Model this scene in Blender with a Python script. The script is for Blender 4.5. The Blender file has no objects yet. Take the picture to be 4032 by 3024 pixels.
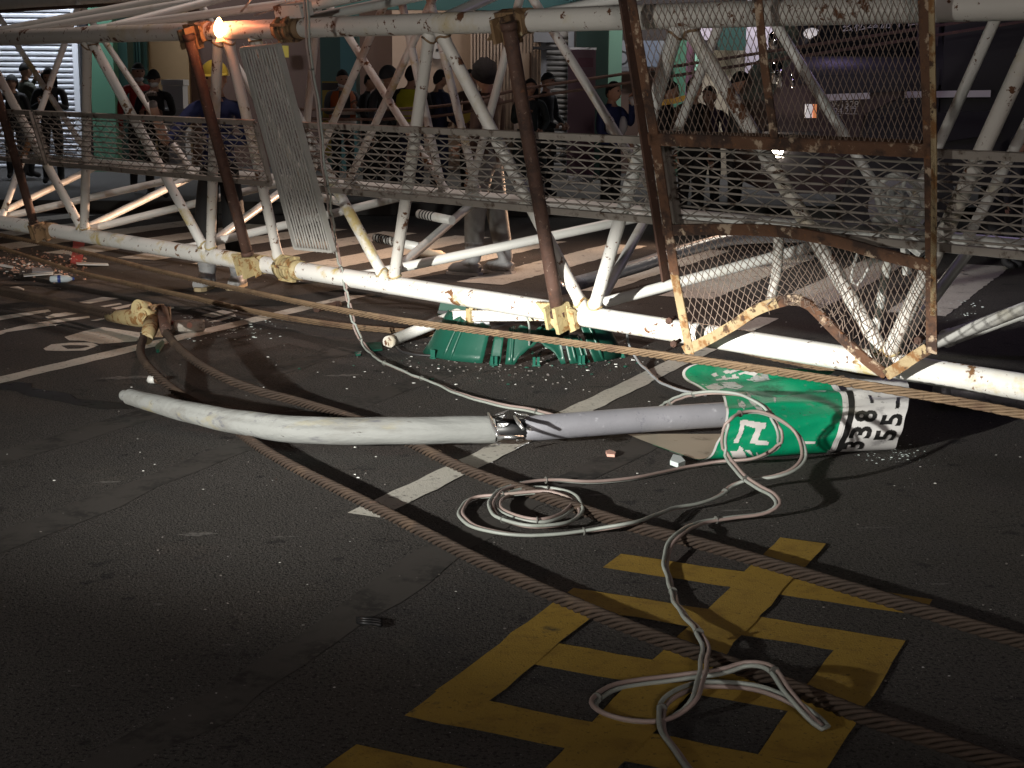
import bpy, math, random
from mathutils import Vector as V, Matrix
random.seed(7)
S = bpy.context.scene
COL = S.collection
R = math.radians
# ------------------------------------------------------------------ camera
FPX, CX, CY, CAMZ = 6000.0, 2016.0, 1512.0, 1.62
_p, _r = R(11.29), R(0.45)
FW = V((0, math.cos(_p), -math.sin(_p)))
_rt, _up = V((1, 0, 0)), V((0, math.sin(_p), math.cos(_p)))
RT = _rt * math.cos(_r) + _up * math.sin(_r)
UP = RT.cross(FW)
CP = V((0, 0, CAMZ))
cam = bpy.data.cameras.new('camera')
cam.sensor_fit = 'HORIZONTAL'; cam.sensor_width = 36.0; cam.lens = 36.0 * FPX / 4032.0
cam.clip_start = 0.05; cam.clip_end = 500
co = bpy.data.objects.new('camera', cam); COL.objects.link(co)
m = Matrix((RT, UP, -FW)).transposed().to_4x4(); m.translation = CP
co.matrix_world = m
S.camera = co
# ------------------------------------------------------------------ world, lights, exposure
S.view_settings.view_transform = 'Standard'; S.view_settings.look = 'None'
S.view_settings.exposure = 0.0; S.view_settings.gamma = 1.0
w = bpy.data.worlds.new('World'); S.world = w; w.use_nodes = True
nt = w.node_tree; nt.nodes.clear()
wo = nt.nodes.new('ShaderNodeOutputWorld'); bg = nt.nodes.new('ShaderNodeBackground')
sk = nt.nodes.new('ShaderNodeTexSky'); sk.sky_type = 'NISHITA'; sk.sun_disc = False
sk.sun_elevation = R(-4.0); sk.sun_rotation = R(200)
bg.inputs['Strength'].default_value = 0.05
nt.links.new(sk.outputs[0], bg.inputs['Color']); nt.links.new(bg.outputs[0], wo.inputs['Surface'])
try:
    S.cycles.use_denoising = True; S.cycles.max_bounces = 6; S.cycles.sample_clamp_indirect = 4.0
    S.cycles.use_light_tree = True
except Exception: pass

def lamp(name, kind, loc, energy, col, size=0.1, target=None, **kw):
    d = bpy.data.lights.new(name, kind); d.energy = energy; d.color = col
    if kind == 'AREA':
        d.shape = 'RECTANGLE'; d.size = size; d.size_y = kw.pop('size_y', size)
    elif kind != 'SUN': d.shadow_soft_size = size
    for k, v in kw.items(): setattr(d, k, v)
    o = bpy.data.objects.new(name, d); o.location = loc
    if target is not None:
        o.rotation_euler = (V(target) - V(loc)).to_track_quat('-Z', 'Y').to_euler()
    COL.objects.link(o); return o

moon = lamp('moon_light', 'SUN', (0, 0, 20), 0.004, (0.8, 0.88, 1.0), target=(3, 8, 0), angle=R(8))
# low-beam head lamps of the vehicle parked to the left of the camera: level cut-off, wide flat beam
HL = V((-3.64, 1.15, 1.40))
def headlamp(name, loc, energy, col, azim, el=(-0.025, -0.095, -0.175, -0.34), width=3.0, low=0.30, floor=0.05):
    """low-beam lamp: el = cut-off, peak, foot of the hot spot and end of the foreground tail (tangents of elevation)"""
    d = bpy.data.lights.new(name, 'SPOT'); d.energy = energy; d.color = col; d.spot_size = R(130); d.spot_blend = 0.5
    d.shadow_soft_size = 0.055
    o = bpy.data.objects.new(name, d); o.location = loc
    dr = V((math.sin(azim), math.cos(azim), 0))
    o.rotation_euler = dr.to_track_quat('-Z', 'Y').to_euler(); COL.objects.link(o)
    d.use_nodes = True; t = d.node_tree; t.nodes.clear()
    N = t.nodes.new; L = t.links.new
    out = N('ShaderNodeOutputLight'); em = N('ShaderNodeEmission'); tc = N('ShaderNodeTexCoord'); sp = N('ShaderNodeSeparateXYZ')
    L(tc.outputs['Normal'], sp.inputs[0])
    def mth(op, a, b=None):
        n = N('ShaderNodeMath'); n.operation = op
        for i, q in enumerate((a, b)):
            if q is None: continue
            if isinstance(q, (int, float)): n.inputs[i].default_value = q
            else: L(q, n.inputs[i])
        return n.outputs[0]
    def ss(v, a, b, c, e):
        n = N('ShaderNodeMapRange'); n.interpolation_type = 'SMOOTHSTEP'; L(v, n.inputs[0])
        for i, q in enumerate((a, b, c, e)): n.inputs[i + 1].default_value = q
        return n.outputs[0]
    zz = mth('ABSOLUTE', sp.outputs[2])
    ev = mth('DIVIDE', sp.outputs[1], zz); az = mth('DIVIDE', sp.outputs[0], zz)
    up_ = ss(ev, el[0], el[1], floor, 1.0); m1 = ss(ev, el[1], el[2], 1.0, low); m2 = ss(ev, el[2], el[3], 1.0, 0.05)
    h = mth('MULTIPLY', az, width); hh = mth('DIVIDE', 1.0, mth('ADD', 1.0, mth('MULTIPLY', h, h)))
    st = mth('MULTIPLY', mth('MULTIPLY', up_, mth('MULTIPLY', m1, m2)), hh)
    L(st, em.inputs['Strength']); L(em.outputs[0], out.inputs[0])
    return o
headlamp('vehicle_headlamp_light', HL, 10300, (1.0, 0.98, 0.91), R(30), el=(-0.055, -0.122, -0.20, -0.36), width=3.2, floor=0.065, low=0.44)
# street lamp behind the camera (soft warm fill of the whole street)
lamp('street_fill_light', 'AREA', (1.0, -8.0, 4.2), 310, (1.0, 0.88, 0.82), 1.2, (0, 9, 1.0))
lamp('street_fill_light', 'SPOT', (-0.8, 12.2, 8.0), 950, (1.0, 0.80, 0.72), 0.25, (-0.8, 12.4, 0), spot_size=R(66), spot_blend=0.7)  # unseen overhead spot, added to brighten the ground behind the boom
# shop-front tubes under the arcade, a purple police light and the far shop interior
lamp('arcade_tube_light', 'AREA', (-7.0, 23.0, 4.6), 210, (0.86, 0.91, 1.0), 2.2, (-7.6, 25, 1.0), size_y=0.2)
lamp('arcade_tube_light', 'AREA', (1.6, 22.9, 4.6), 95, (1.0, 0.96, 0.9), 2.0, (1.0, 25, 1.2), size_y=0.2)
lamp('arcade_tube_light', 'AREA', (4.2, 22.6, 4.6), 150, (0.95, 0.95, 1.0), 2.0, (3.9, 25, 1.2), size_y=0.2)
lamp('arcade_tube_light', 'AREA', (-2.2, 23.0, 4.6), 50, (1.0, 0.8, 0.6), 1.5, (-2.6, 25, 1.2), size_y=0.2)
lamp('police_flasher_light', 'POINT', (3.4, 11.2, 2.6), 20, (0.66, 0.50, 1.0), 0.12)

# ------------------------------------------------------------------ projection helpers (photo pixel -> point of the place)
def ray(x, y): return FW + RT * ((x - CX) / FPX) - UP * ((y - CY) / FPX)
def at(x, y, z=0.0):
    d = ray(x, y); return CP + d * ((z - CAMZ) / d.z)
def atY(x, y, Y):
    d = ray(x, y); return CP + d * (Y / d.y)
def onp(x, y, P, N):
    d = ray(x, y); return CP + d * ((P - CP).dot(N) / d.dot(N))
def proj(P):
    v = P - CP; z = v.dot(FW); return (CX + FPX * v.dot(RT) / z, CY - FPX * v.dot(UP) / z)

# ------------------------------------------------------------------ materials
MATS = {}
def lin(c): return tuple(c) + (1.0,)
def mat(name, col, rough=0.6, metal=0.0, var=0.15, scale=6.0, spots=(), bump=0.0, bscale=60.0, spec=0.5, emis=None, stretch=None, alpha=None, trans=0.0):
    mt = bpy.data.materials.new(name); mt.use_nodes = True
    t = mt.node_tree; b = t.nodes['Principled BSDF']; N = t.nodes.new; L = t.links.new
    tc = N('ShaderNodeTexCoord'); src = tc.outputs['Object']
    if stretch:
        mp = N('ShaderNodeMapping'); mp.inputs['Scale'].default_value = stretch; L(src, mp.inputs[0]); src = mp.outputs[0]
    def noise(sc, det=4.0, rough=0.6):
        n = N('ShaderNodeTexNoise'); n.inputs['Scale'].default_value = sc; n.inputs['Detail'].default_value = det; n.inputs['Roughness'].default_value = rough
        L(src, n.inputs['Vector']); return n.outputs['Fac']
    def mix(f, a, c):
        x = N('ShaderNodeMix'); x.data_type = 'RGBA'
        if hasattr(f, 'links'): L(f, x.inputs[0])
        else: x.inputs[0].default_value = f
        for i, q in ((6, a), (7, c)):
            if hasattr(q, 'links'): L(q, x.inputs[i])
            else: x.inputs[i].default_value = q
        return x.outputs[2]
    c0 = lin([max(0, q * (1 - var)) for q in col]); c1 = lin([min(1, q * (1 + var)) for q in col])
    cur = mix(noise(scale), c0, c1)
    rg = None
    for sp in spots:
        sc, sscale, thr, soft = sp[:4]; srough = sp[4] if len(sp) > 4 else 0.85
        mr = N('ShaderNodeMapRange'); L(noise(sscale, 6.0, 0.65), mr.inputs[0])
        mr.inputs[1].default_value = thr; mr.inputs[2].default_value = thr + soft
        cur = mix(mr.outputs[0], cur, lin(sc))
        r = N('ShaderNodeMix'); L(mr.outputs[0], r.inputs[0])
        if rg is None: r.inputs[2].default_value = rough
        else: L(rg, r.inputs[2])
        r.inputs[3].default_value = srough; rg = r.outputs[0]
    L(cur, b.inputs['Base Color'])
    if rg is not None: L(rg, b.inputs['Roughness'])
    else: b.inputs['Roughness'].default_value = rough
    b.inputs['Metallic'].default_value = metal
    b.inputs['Specular IOR Level'].default_value = spec
    if trans: b.inputs['Transmission Weight'].default_value = trans
    if emis:
        b.inputs['Emission Color'].default_value = lin(emis[0]); b.inputs['Emission Strength'].default_value = emis[1]
    if bump:
        bn = N('ShaderNodeBump'); bn.inputs['Strength'].default_value = bump; bn.inputs['Distance'].default_value = 0.01
        L(noise(bscale, 5.0), bn.inputs['Height']); L(bn.outputs[0], b.inputs['Normal'])
    MATS[name] = mt; return mt
RUST = (0.105, 0.042, 0.018)
mat('asphalt', (0.074, 0.068, 0.063), 0.9, var=0.34, scale=0.8, spots=(((0.050, 0.048, 0.049), 0.4, 0.53, 0.10), ((0.080, 0.060, 0.055), 0.55, 0.55, 0.15), ((0.10, 0.092, 0.08), 2.2, 0.60, 0.15), ((0.034, 0.032, 0.032), 5.5, 0.61, 0.05), ((0.022, 0.021, 0.021), 75.0, 0.53, 0.07), ((0.26, 0.25, 0.235), 120.0, 0.625, 0.04)), bump=1.0, bscale=110, spec=0.15)
WP = ((0.072, 0.067, 0.062), 7.0, 0.60, 0.08)
mat('white_road_paint', (0.55, 0.53, 0.47), 0.7, var=0.2, scale=3, spots=(((0.16, 0.15, 0.13), 45.0, 0.57, 0.12), WP), bump=0.3, bscale=150)
mat('yellow_road_paint', (0.34, 0.218, 0.042), 0.85, spec=0.2, var=0.18, scale=5, spots=(((0.26, 0.16, 0.034), 9.0, 0.50, 0.16), ((0.16, 0.105, 0.03), 70.0, 0.58, 0.10), ((0.06, 0.05, 0.035), 1.8, 0.66, 0.05), ((0.035, 0.03, 0.025), 12.0, 0.66, 0.05)), bump=0.3, bscale=150)
mat('red_road_paint', (0.42, 0.06, 0.05), 0.7, var=0.25, spots=(((0.06, 0.03, 0.03), 14.0, 0.58, 0.1),), bump=0.3, bscale=150)
mat('dark_patch', (0.006, 0.006, 0.006), 0.45, var=0.3, spots=(((0.03, 0.029, 0.03), 9.0, 0.55, 0.1),))
mat('concrete', (0.035, 0.033, 0.031), 0.85, bump=0.3)
mat('white_paint', (0.60, 0.59, 0.56), 0.42, var=0.10, scale=2.5, spots=(((0.50, 0.46, 0.34), 1.7, 0.57, 0.2), (RUST, 22.0, 0.625, 0.03), ((0.13, 0.055, 0.02), 6.0, 0.63, 0.02), ((0.46, 0.36, 0.15), 3.3, 0.56, 0.1), ((0.15, 0.075, 0.03), 2.6, 0.645, 0.02)), bump=0.15, bscale=30)
mat('white_paint_rusty', (0.54, 0.515, 0.475), 0.5, var=0.12, scale=2.5, spots=(((0.46, 0.38, 0.22), 2.2, 0.56, 0.15), (RUST, 20.0, 0.61, 0.03), ((0.11, 0.045, 0.02), 5.0, 0.605, 0.03)), bump=0.2, bscale=35)
mat('white_paint_clean', (0.60, 0.60, 0.57), 0.4, var=0.08, scale=3, spots=(((0.45, 0.43, 0.36), 4.0, 0.56, 0.15), (RUST, 26.0, 0.69, 0.03)), bump=0.08, bscale=30)
mat('rust_brown', (0.070, 0.034, 0.023), 0.75, var=0.4, scale=5, spots=(((0.030, 0.016, 0.012), 7.0, 0.48, 0.15), ((0.20, 0.14, 0.11), 30.0, 0.62, 0.06), ((0.12, 0.05, 0.025), 14.0, 0.6, 0.1)), bump=0.4, bscale=70)
mat('rust_frame', (0.10, 0.045, 0.022), 0.7, var=0.35, scale=9, spots=(((0.035, 0.018, 0.012), 6.0, 0.48, 0.12), ((0.36, 0.27, 0.19), 13.0, 0.56, 0.06), ((0.17, 0.07, 0.025), 22.0, 0.6, 0.1)), bump=0.45, bscale=60)
mat('rust_frame_yellow', (0.33, 0.25, 0.14), 0.65, var=0.25, scale=9, spots=(((0.19, 0.09, 0.03), 13.0, 0.48, 0.1), ((0.06, 0.03, 0.015), 19.0, 0.56, 0.06)), bump=0.4, bscale=60)
mat('rust_wire', (0.165, 0.120, 0.095), 0.7, var=0.4, scale=20)
mat('cast_yellow', (0.36, 0.29, 0.15), 0.6, var=0.2, scale=10, spots=(((0.20, 0.10, 0.03), 18.0, 0.52, 0.08), ((0.04, 0.02, 0.012), 16.0, 0.62, 0.04)), bump=0.4, bscale=50)
mat('clevis_brown', (0.18, 0.11, 0.055), 0.65, var=0.3, scale=10, spots=(((0.04, 0.02, 0.012), 14.0, 0.54, 0.08), ((0.42, 0.36, 0.22), 20.0, 0.63, 0.05)), bump=0.4, bscale=50)
mat('walk_mesh', (0.27, 0.24, 0.21), 0.6, metal=0.1, var=0.3, scale=8, spots=(((0.07, 0.045, 0.03), 14.0, 0.55, 0.1),))
mat('grating', (0.36, 0.35, 0.325), 0.55, metal=0.1, var=0.2, scale=8, spots=(((0.17, 0.14, 0.11), 14.0, 0.63, 0.1),))
mat('rope_rust', (0.030, 0.0175, 0.0105), 0.8, var=0.45, scale=5, spots=(((0.066, 0.041, 0.024), 4.0, 0.56, 0.15), ((0.05, 0.028, 0.018), 25.0, 0.6, 0.08)), bump=0.3, bscale=160)
mat('rope_tan', (0.155, 0.102, 0.058), 0.75, var=0.4, scale=14, spots=(((0.105, 0.062, 0.036), 5.0, 0.52, 0.12), ((0.05, 0.03, 0.018), 30.0, 0.60, 0.08)), bump=0.3, bscale=160)
mat('rope_dark', (0.07, 0.038, 0.026), 0.75, var=0.35, scale=14, spots=(((0.14, 0.075, 0.04), 8.0, 0.58, 0.15),), bump=0.3, bscale=160)
mat('pole_white', (0.215, 0.22, 0.212), 0.85, spec=0.25, var=0.14, scale=3, spots=(((0.18, 0.18, 0.17), 5.0, 0.50, 0.10), ((0.24, 0.215, 0.135), 3.2, 0.56, 0.12), ((0.12, 0.12, 0.13), 9.0, 0.60, 0.08), ((0.07, 0.065, 0.06), 26.0, 0.66, 0.05)), bump=0.6, bscale=24, stretch=(0.45, 1.6, 1.6))
mat('pole_gray', (0.34, 0.34, 0.375), 0.5, metal=0.35, var=0.14, scale=9, spots=(((0.20, 0.20, 0.23), 14.0, 0.58, 0.12), ((0.48, 0.48, 0.52), 30.0, 0.62, 0.08)), bump=0.15, bscale=90)
mat('galvanised', (0.42, 0.43, 0.45), 0.35, metal=0.7, var=0.2, scale=12, spots=(((0.28, 0.29, 0.31), 9.0, 0.56, 0.1),), bump=0.15, bscale=50)
mat('torn_metal', (0.52, 0.52, 0.52), 0.3, metal=0.8, var=0.3, scale=30, bump=0.5, bscale=90)
mat('sign_green', (0.0, 0.225, 0.105), 0.38, var=0.10, scale=3, spots=(((0.015, 0.10, 0.05), 5.0, 0.57, 0.1), ((0.06, 0.20, 0.12), 30.0, 0.60, 0.08), ((0.38, 0.39, 0.38), 11.0, 0.66, 0.02), ((0.03, 0.05, 0.03), 45.0, 0.66, 0.04)), bump=0.3, bscale=16)
mat('sign_white', (0.58, 0.57, 0.56), 0.45, var=0.10, scale=8, spots=(((0.36, 0.35, 0.35), 9.0, 0.56, 0.1), ((0.14, 0.13, 0.13), 22.0, 0.64, 0.04)), bump=0.1, bscale=22)
mat('sign_text_white', (0.55, 0.52, 0.50), 0.4, var=0.08, scale=8)
mat('sign_black', (0.012, 0.012, 0.012), 0.4)
mat('sign_back', (0.38, 0.34, 0.265), 0.55, var=0.12, scale=4, spots=(((0.24, 0.20, 0.15), 6.0, 0.6, 0.1),))
mat('sign_scrape', (0.55, 0.55, 0.54), 0.35, metal=0.5, var=0.3, scale=25, spots=(((0.10, 0.24, 0.15), 22.0, 0.54, 0.05), ((0.40, 0.33, 0.16), 10.0, 0.6, 0.1)), bump=0.6, bscale=70)
mat('green_plastic', (0.009, 0.066, 0.044), 0.36, var=0.14, scale=6, spots=(((0.02, 0.10, 0.068), 12.0, 0.62, 0.1), ((0.012, 0.05, 0.036), 20.0, 0.64, 0.1)), bump=0.06, bscale=20)
mat('green_glassy', (0.016, 0.10, 0.07), 0.15, var=0.2)
mat('black_plastic', (0.012, 0.012, 0.013), 0.45, var=0.3)
mat('dark_rubber', (0.02, 0.02, 0.021), 0.55, var=0.3, bump=0.2)
mat('cable_green', (0.27, 0.29, 0.265), 0.5, var=0.12, scale=8, spots=(((0.21, 0.23, 0.20), 10.0, 0.56, 0.12),))
mat('cable_pink', (0.27, 0.205, 0.185), 0.5, var=0.15, scale=8, spots=(((0.27, 0.22, 0.19), 8.0, 0.56, 0.12),))
mat('cable_tie', (0.10, 0.10, 0.09), 0.6)
mat('cable_gray', (0.24, 0.25, 0.26), 0.45, var=0.1)
mat('chip_white', (0.65, 0.65, 0.62), 0.5, var=0.15)
mat('chip_rubble', (0.33, 0.20, 0.15), 0.8, var=0.4, scale=9)
mat('chip_glass', (0.6, 0.68, 0.66), 0.08, var=0.1)
mat('hammer_gray', (0.34, 0.31, 0.27), 0.6, var=0.25, scale=14, spots=(((0.12, 0.08, 0.06), 12.0, 0.56, 0.1),), bump=0.3, bscale=60)
mat('hammer_pink', (0.60, 0.34, 0.27), 0.6)
mat('handle_red', (0.20, 0.03, 0.02), 0.5)
mat('yellow_plastic', (0.62, 0.52, 0.03), 0.45, var=0.15)
mat('cream_cloth', (0.52, 0.47, 0.37), 0.85, var=0.15, bump=0.4, bscale=40)
mat('bottle_plastic', (0.55, 0.62, 0.66), 0.12, var=0.05)
mat('bottle_label', (0.03, 0.06, 0.25), 0.4)
mat('wood_scrap', (0.30, 0.21, 0.13), 0.75, var=0.25, scale=12)
# people
mat('skin', (0.36, 0.21, 0.145), 0.55, var=0.1, scale=12)
mat('hair_black', (0.008, 0.007, 0.007), 0.9, var=0.4, scale=60, bump=0.6, bscale=120)
for nm, c in dict(cloth_black=(0.008, 0.008, 0.009), cloth_navy=(0.014, 0.020, 0.055), cloth_olive=(0.035, 0.04, 0.025), cloth_red=(0.30, 0.018, 0.015), cloth_gray=(0.06, 0.063, 0.07), cloth_darkgray=(0.035, 0.036, 0.04), cloth_blue=(0.012, 0.02, 0.085), cloth_orange=(0.34, 0.075, 0.012), cloth_hivis=(0.42, 0.44, 0.02), cloth_brown=(0.06, 0.035, 0.025), cloth_white=(0.5, 0.5, 0.5), cloth_teal=(0.02, 0.03, 0.03), trouser_gray=(0.17, 0.17, 0.16), mask_white=(0.6, 0.6, 0.6), glove_gray=(0.13, 0.11, 0.10), reflective=(0.5, 0.42, 0.38), cloth_purple=(0.06, 0.04, 0.085)).items():
    mat(nm, c, 0.8, var=0.3, scale=9, bump=0.5, bscale=26)
mat('helmet_yellow', (0.52, 0.40, 0.06), 0.3, var=0.15, scale=10)
mat('boot_gray', (0.27, 0.275, 0.28), 0.55, var=0.25, scale=9, spots=(((0.13, 0.12, 0.11), 10.0, 0.56, 0.12),))
mat('boot_sole', (0.36, 0.29, 0.17), 0.7, var=0.2)
mat('eye_dark', (0.02, 0.015, 0.012), 0.2)
mat('lip', (0.25, 0.10, 0.08), 0.5)
# background
mat('shutter_white', (0.58, 0.60, 0.64), 0.45, var=0.06, scale=3)
mat('shutter_gray', (0.22, 0.21, 0.20), 0.5, var=0.12, scale=3, metal=0.3)
mat('wall_green', (0.055, 0.15, 0.095), 0.6, var=0.1, scale=2)
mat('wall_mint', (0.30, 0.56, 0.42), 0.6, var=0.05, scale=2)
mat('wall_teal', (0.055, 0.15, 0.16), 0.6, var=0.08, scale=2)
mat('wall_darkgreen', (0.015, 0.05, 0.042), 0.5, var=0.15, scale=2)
mat('wall_tan', (0.22, 0.145, 0.07), 0.7, var=0.12, scale=3)
mat('wall_brown', (0.085, 0.048, 0.036), 0.7, var=0.2, scale=3)
mat('wall_dark', (0.025, 0.018, 0.017), 0.7, var=0.3, scale=3)
mat('wall_mauve', (0.46, 0.40, 0.46), 0.6, var=0.06, scale=2)
mat('wall_beige', (0.33, 0.28, 0.21), 0.7, var=0.1, scale=2)
mat('slat_beige', (0.33, 0.25, 0.20), 0.55, var=0.12, scale=4)
mat('board_gray', (0.17, 0.175, 0.19), 0.6, var=0.08)
mat('board_blue', (0.13, 0.15, 0.20), 0.5, var=0.08)
mat('banner_pink', (0.17, 0.075, 0.115), 0.5, var=0.1, scale=3)
mat('banner_dark', (0.14, 0.02, 0.06), 0.5)
mat('foam_white', (0.40, 0.40, 0.41), 0.8, var=0.08, scale=5)
mat('notice_yellow', (0.46, 0.36, 0.06), 0.6, var=0.1)
mat('tape_yellow', (0.62, 0.36, 0.03), 0.4, var=0.1)
mat('truck_dark', (0.042, 0.040, 0.048), 0.28, metal=0.3, var=0.1, scale=1)
mat('truck_black', (0.012, 0.011, 0.013), 0.5, var=0.2)
mat('truck_maroon', (0.05, 0.03, 0.03), 0.45, var=0.15)
mat('truck_strip', (0.58, 0.55, 0.60), 0.5, var=0.08)
mat('chrome', (0.62, 0.62, 0.62), 0.09, metal=1.0, var=0.05)
mat('truck_text', (0.48, 0.46, 0.48), 0.6, var=0.1)
mat('glass_dark', (0.012, 0.014, 0.016), 0.05)
mat('lamp_lit', (1, 0.9, 0.75), 0.4, emis=((1.0, 0.86, 0.68), 26.0))
mat('lamp_lit_white', (1, 1, 1), 0.4, emis=((0.85, 0.95, 1.0), 22.0))
mat('lamp_orange', (0.8, 0.3, 0.1), 0.4, emis=((1.0, 0.35, 0.15), 0.4))
mat('lamp_white_dim', (0.8, 0.8, 0.8), 0.4, emis=((1.0, 0.93, 0.95), 0.35))
mat('flame', (1, 0.8, 0.5), 0.5, emis=((1.0, 0.55, 0.22), 30.0))
mat('flame_glow', (1, 0.4, 0.2), 0.5, emis=((1.0, 0.16, 0.05), 9.0))

# ------------------------------------------------------------------ mesh helpers
class MB:
    def __init__(s): s.v = []; s.f = []; s.m = []; s.sm = []
    def add(s, vs, fs, mi=0, smooth=False):
        o = len(s.v); s.v += [V(q) for q in vs]
        for q in fs: s.f.append([i + o for i in q]); s.m.append(mi); s.sm.append(smooth)
        return s
    def box(s, c, h, ax=None, mi=0):
        c = V(c); X, Y, Z = ax if ax else (V((1, 0, 0)), V((0, 1, 0)), V((0, 0, 1)))
        vs = [c + X * (h[0] * i) + Y * (h[1] * j) + Z * (h[2] * k) for i in (-1, 1) for j in (-1, 1) for k in (-1, 1)]
        return s.add(vs, [(0, 1, 3, 2), (4, 6, 7, 5), (0, 4, 5, 1), (2, 3, 7, 6), (0, 2, 6, 4), (1, 5, 7, 3)], mi)
    def bb(s, lo, hi, mi=0):
        return s.box([(a + b) / 2 for a, b in zip(lo, hi)], [abs(b - a) / 2 for a, b in zip(lo, hi)], None, mi)
    def beam(s, a, b, wx, wz, up=V((0, 0, 1)), mi=0):
        a, b = V(a), V(b); d = (b - a); l = d.length; d.normalize()
        x = d.cross(up)
        if x.length < 1e-4: x = d.cross(V((1, 0, 0)))
        x.normalize(); z = x.cross(d)
        return s.box((a + b) / 2, (wx / 2, l / 2, wz / 2), (x, d, z), mi)
    def angle(s, a, b, w, t, nrm, side, mi=0):
        # an angle iron: one leg in the frame's plane, one leg standing back along nrm
        a, b = V(a), V(b); d = (b - a).normalized(); x = side - d * side.dot(d); x.normalize(); z = nrm - d * nrm.dot(d); z -= x * z.dot(x); z.normalize()
        l = (b - a).length / 2; c = (a + b) / 2
        s.box(c + x * (w / 2), (w / 2, l, t / 2), (x, d, z), mi)
        return s.box(c + z * (w / 2 + t / 2), (t / 2, l, w / 2), (x, d, z), mi)
    def tube(s, pts, r, seg=10, caps=True, mi=0, smooth=True, closed=False):
        pts = [V(q) for q in pts]; n = len(pts); rr = r if isinstance(r, (list, tuple)) else [r] * n
        fr = None; vs = []; fs = []
        for i, q in enumerate(pts):
            if closed: d = pts[(i + 1) % n] - pts[i - 1]
            else: d = pts[min(i + 1, n - 1)] - pts[max(i - 1, 0)]
            if d.length < 1e-9: d = V((0, 0, 1))
            d.normalize()
            if fr is None:
                up = V((0, 0, 1)) if abs(d.z) < 0.9 else V((1, 0, 0)); fr = (up - d * up.dot(d)).normalized()
            else: fr = (fr - d * fr.dot(d)).normalized()
            bn = d.cross(fr)
            for k in range(seg):
                a = 2 * math.pi * k / seg; vs.append(q + (fr * math.cos(a) + bn * math.sin(a)) * rr[i])
        for i in range(n if closed else n - 1):
            j = (i + 1) % n
            for k in range(seg):
                k2 = (k + 1) % seg; fs.append((i * seg + k, i * seg + k2, j * seg + k2, j * seg + k))
        s.add(vs, fs, mi, smooth)
        if caps and not closed:
            o = len(s.v) - len(vs)
            s.f.append([o + k for k in range(seg)][::-1]); s.m.append(mi); s.sm.append(False)
            s.f.append([o + (n - 1) * seg + k for k in range(seg)]); s.m.append(mi); s.sm.append(False)
        return s
    def sphere(s, c, r, nu=14, nv=9, mi=0, fn=None, v0=0.0, v1=1.0, ax=None):
        c = V(c); rx, ry, rz = r if isinstance(r, (list, tuple)) else (r, r, r); vs = []; fs = []
        X, Y, Z = ax if ax else (V((1, 0, 0)), V((0, 1, 0)), V((0, 0, 1)))
        for j in range(nv + 1):
            t = math.pi * (v0 + (v1 - v0) * j / nv)
            for i in range(nu):
                a = 2 * math.pi * i / nu; q = V((math.sin(t) * math.cos(a), math.sin(t) * math.sin(a), math.cos(t)))
                if fn: q = fn(q)
                vs.append(c + X * (q.x * rx) + Y * (q.y * ry) + Z * (q.z * rz))
        for j in range(nv):
            for i in range(nu):
                i2 = (i + 1) % nu; fs.append((j * nu + i, (j + 1) * nu + i, (j + 1) * nu + i2, j * nu + i2))
        return s.add(vs, fs, mi, True)
    def poly(s, pts, mi=0): return s.add(pts, [tuple(range(len(pts)))], mi)
    def prism(s, pts, d, mi=0):
        pts = [V(q) for q in pts]; n = len(pts); d = V(d)
        return s.add(pts + [q + d for q in pts], [tuple(range(n))[::-1], tuple(range(n, 2 * n))] + [(i, (i + 1) % n, n + (i + 1) % n, n + i) for i in range(n)], mi)
    def cyl(s, a, b, r, seg=14, mi=0): return s.tube([a, b], r, seg, True, mi)

def root_of(o):
    while o.parent: o = o.parent
    return o
def build(mb, name, mats, parent=None, label=None, cat=None, group=None, kind=None, base=None):
    """one mesh object; vertices are given in world space"""
    L = root_of(parent).location if parent else (base if base is not None else None)
    vs = mb.v
    if parent is None:
        if L is None:
            n = max(1, len(vs)); L = V((sum(q.x for q in vs) / n, sum(q.y for q in vs) / n, min(q.z for q in vs))) if kind != 'structure' else V((0, 0, 0))
    L = V(L)
    me = bpy.data.meshes.new(name); me.from_pydata([tuple(q - L) for q in vs], [], mb.f)
    for mn in (mats if isinstance(mats, (list, tuple)) else [mats]): me.materials.append(MATS[mn])
    me.polygons.foreach_set('material_index', mb.m); me.polygons.foreach_set('use_smooth', mb.sm); me.update()
    o = bpy.data.objects.new(name, me); COL.objects.link(o)
    if parent: o.parent = parent
    else: o.location = L
    tag(o, label, cat, group, kind); return o
def tag(o, label=None, cat=None, group=None, kind=None):
    if label: o['label'] = label
    if cat: o['category'] = cat
    if group: o['group'] = group
    if kind: o['kind'] = kind
    return o
def thing(name, label, cat, loc, group=None):
    o = bpy.data.objects.new(name, None); o.empty_display_size = 0.1; o.location = loc; COL.objects.link(o)
    return tag(o, label, cat, group)
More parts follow.
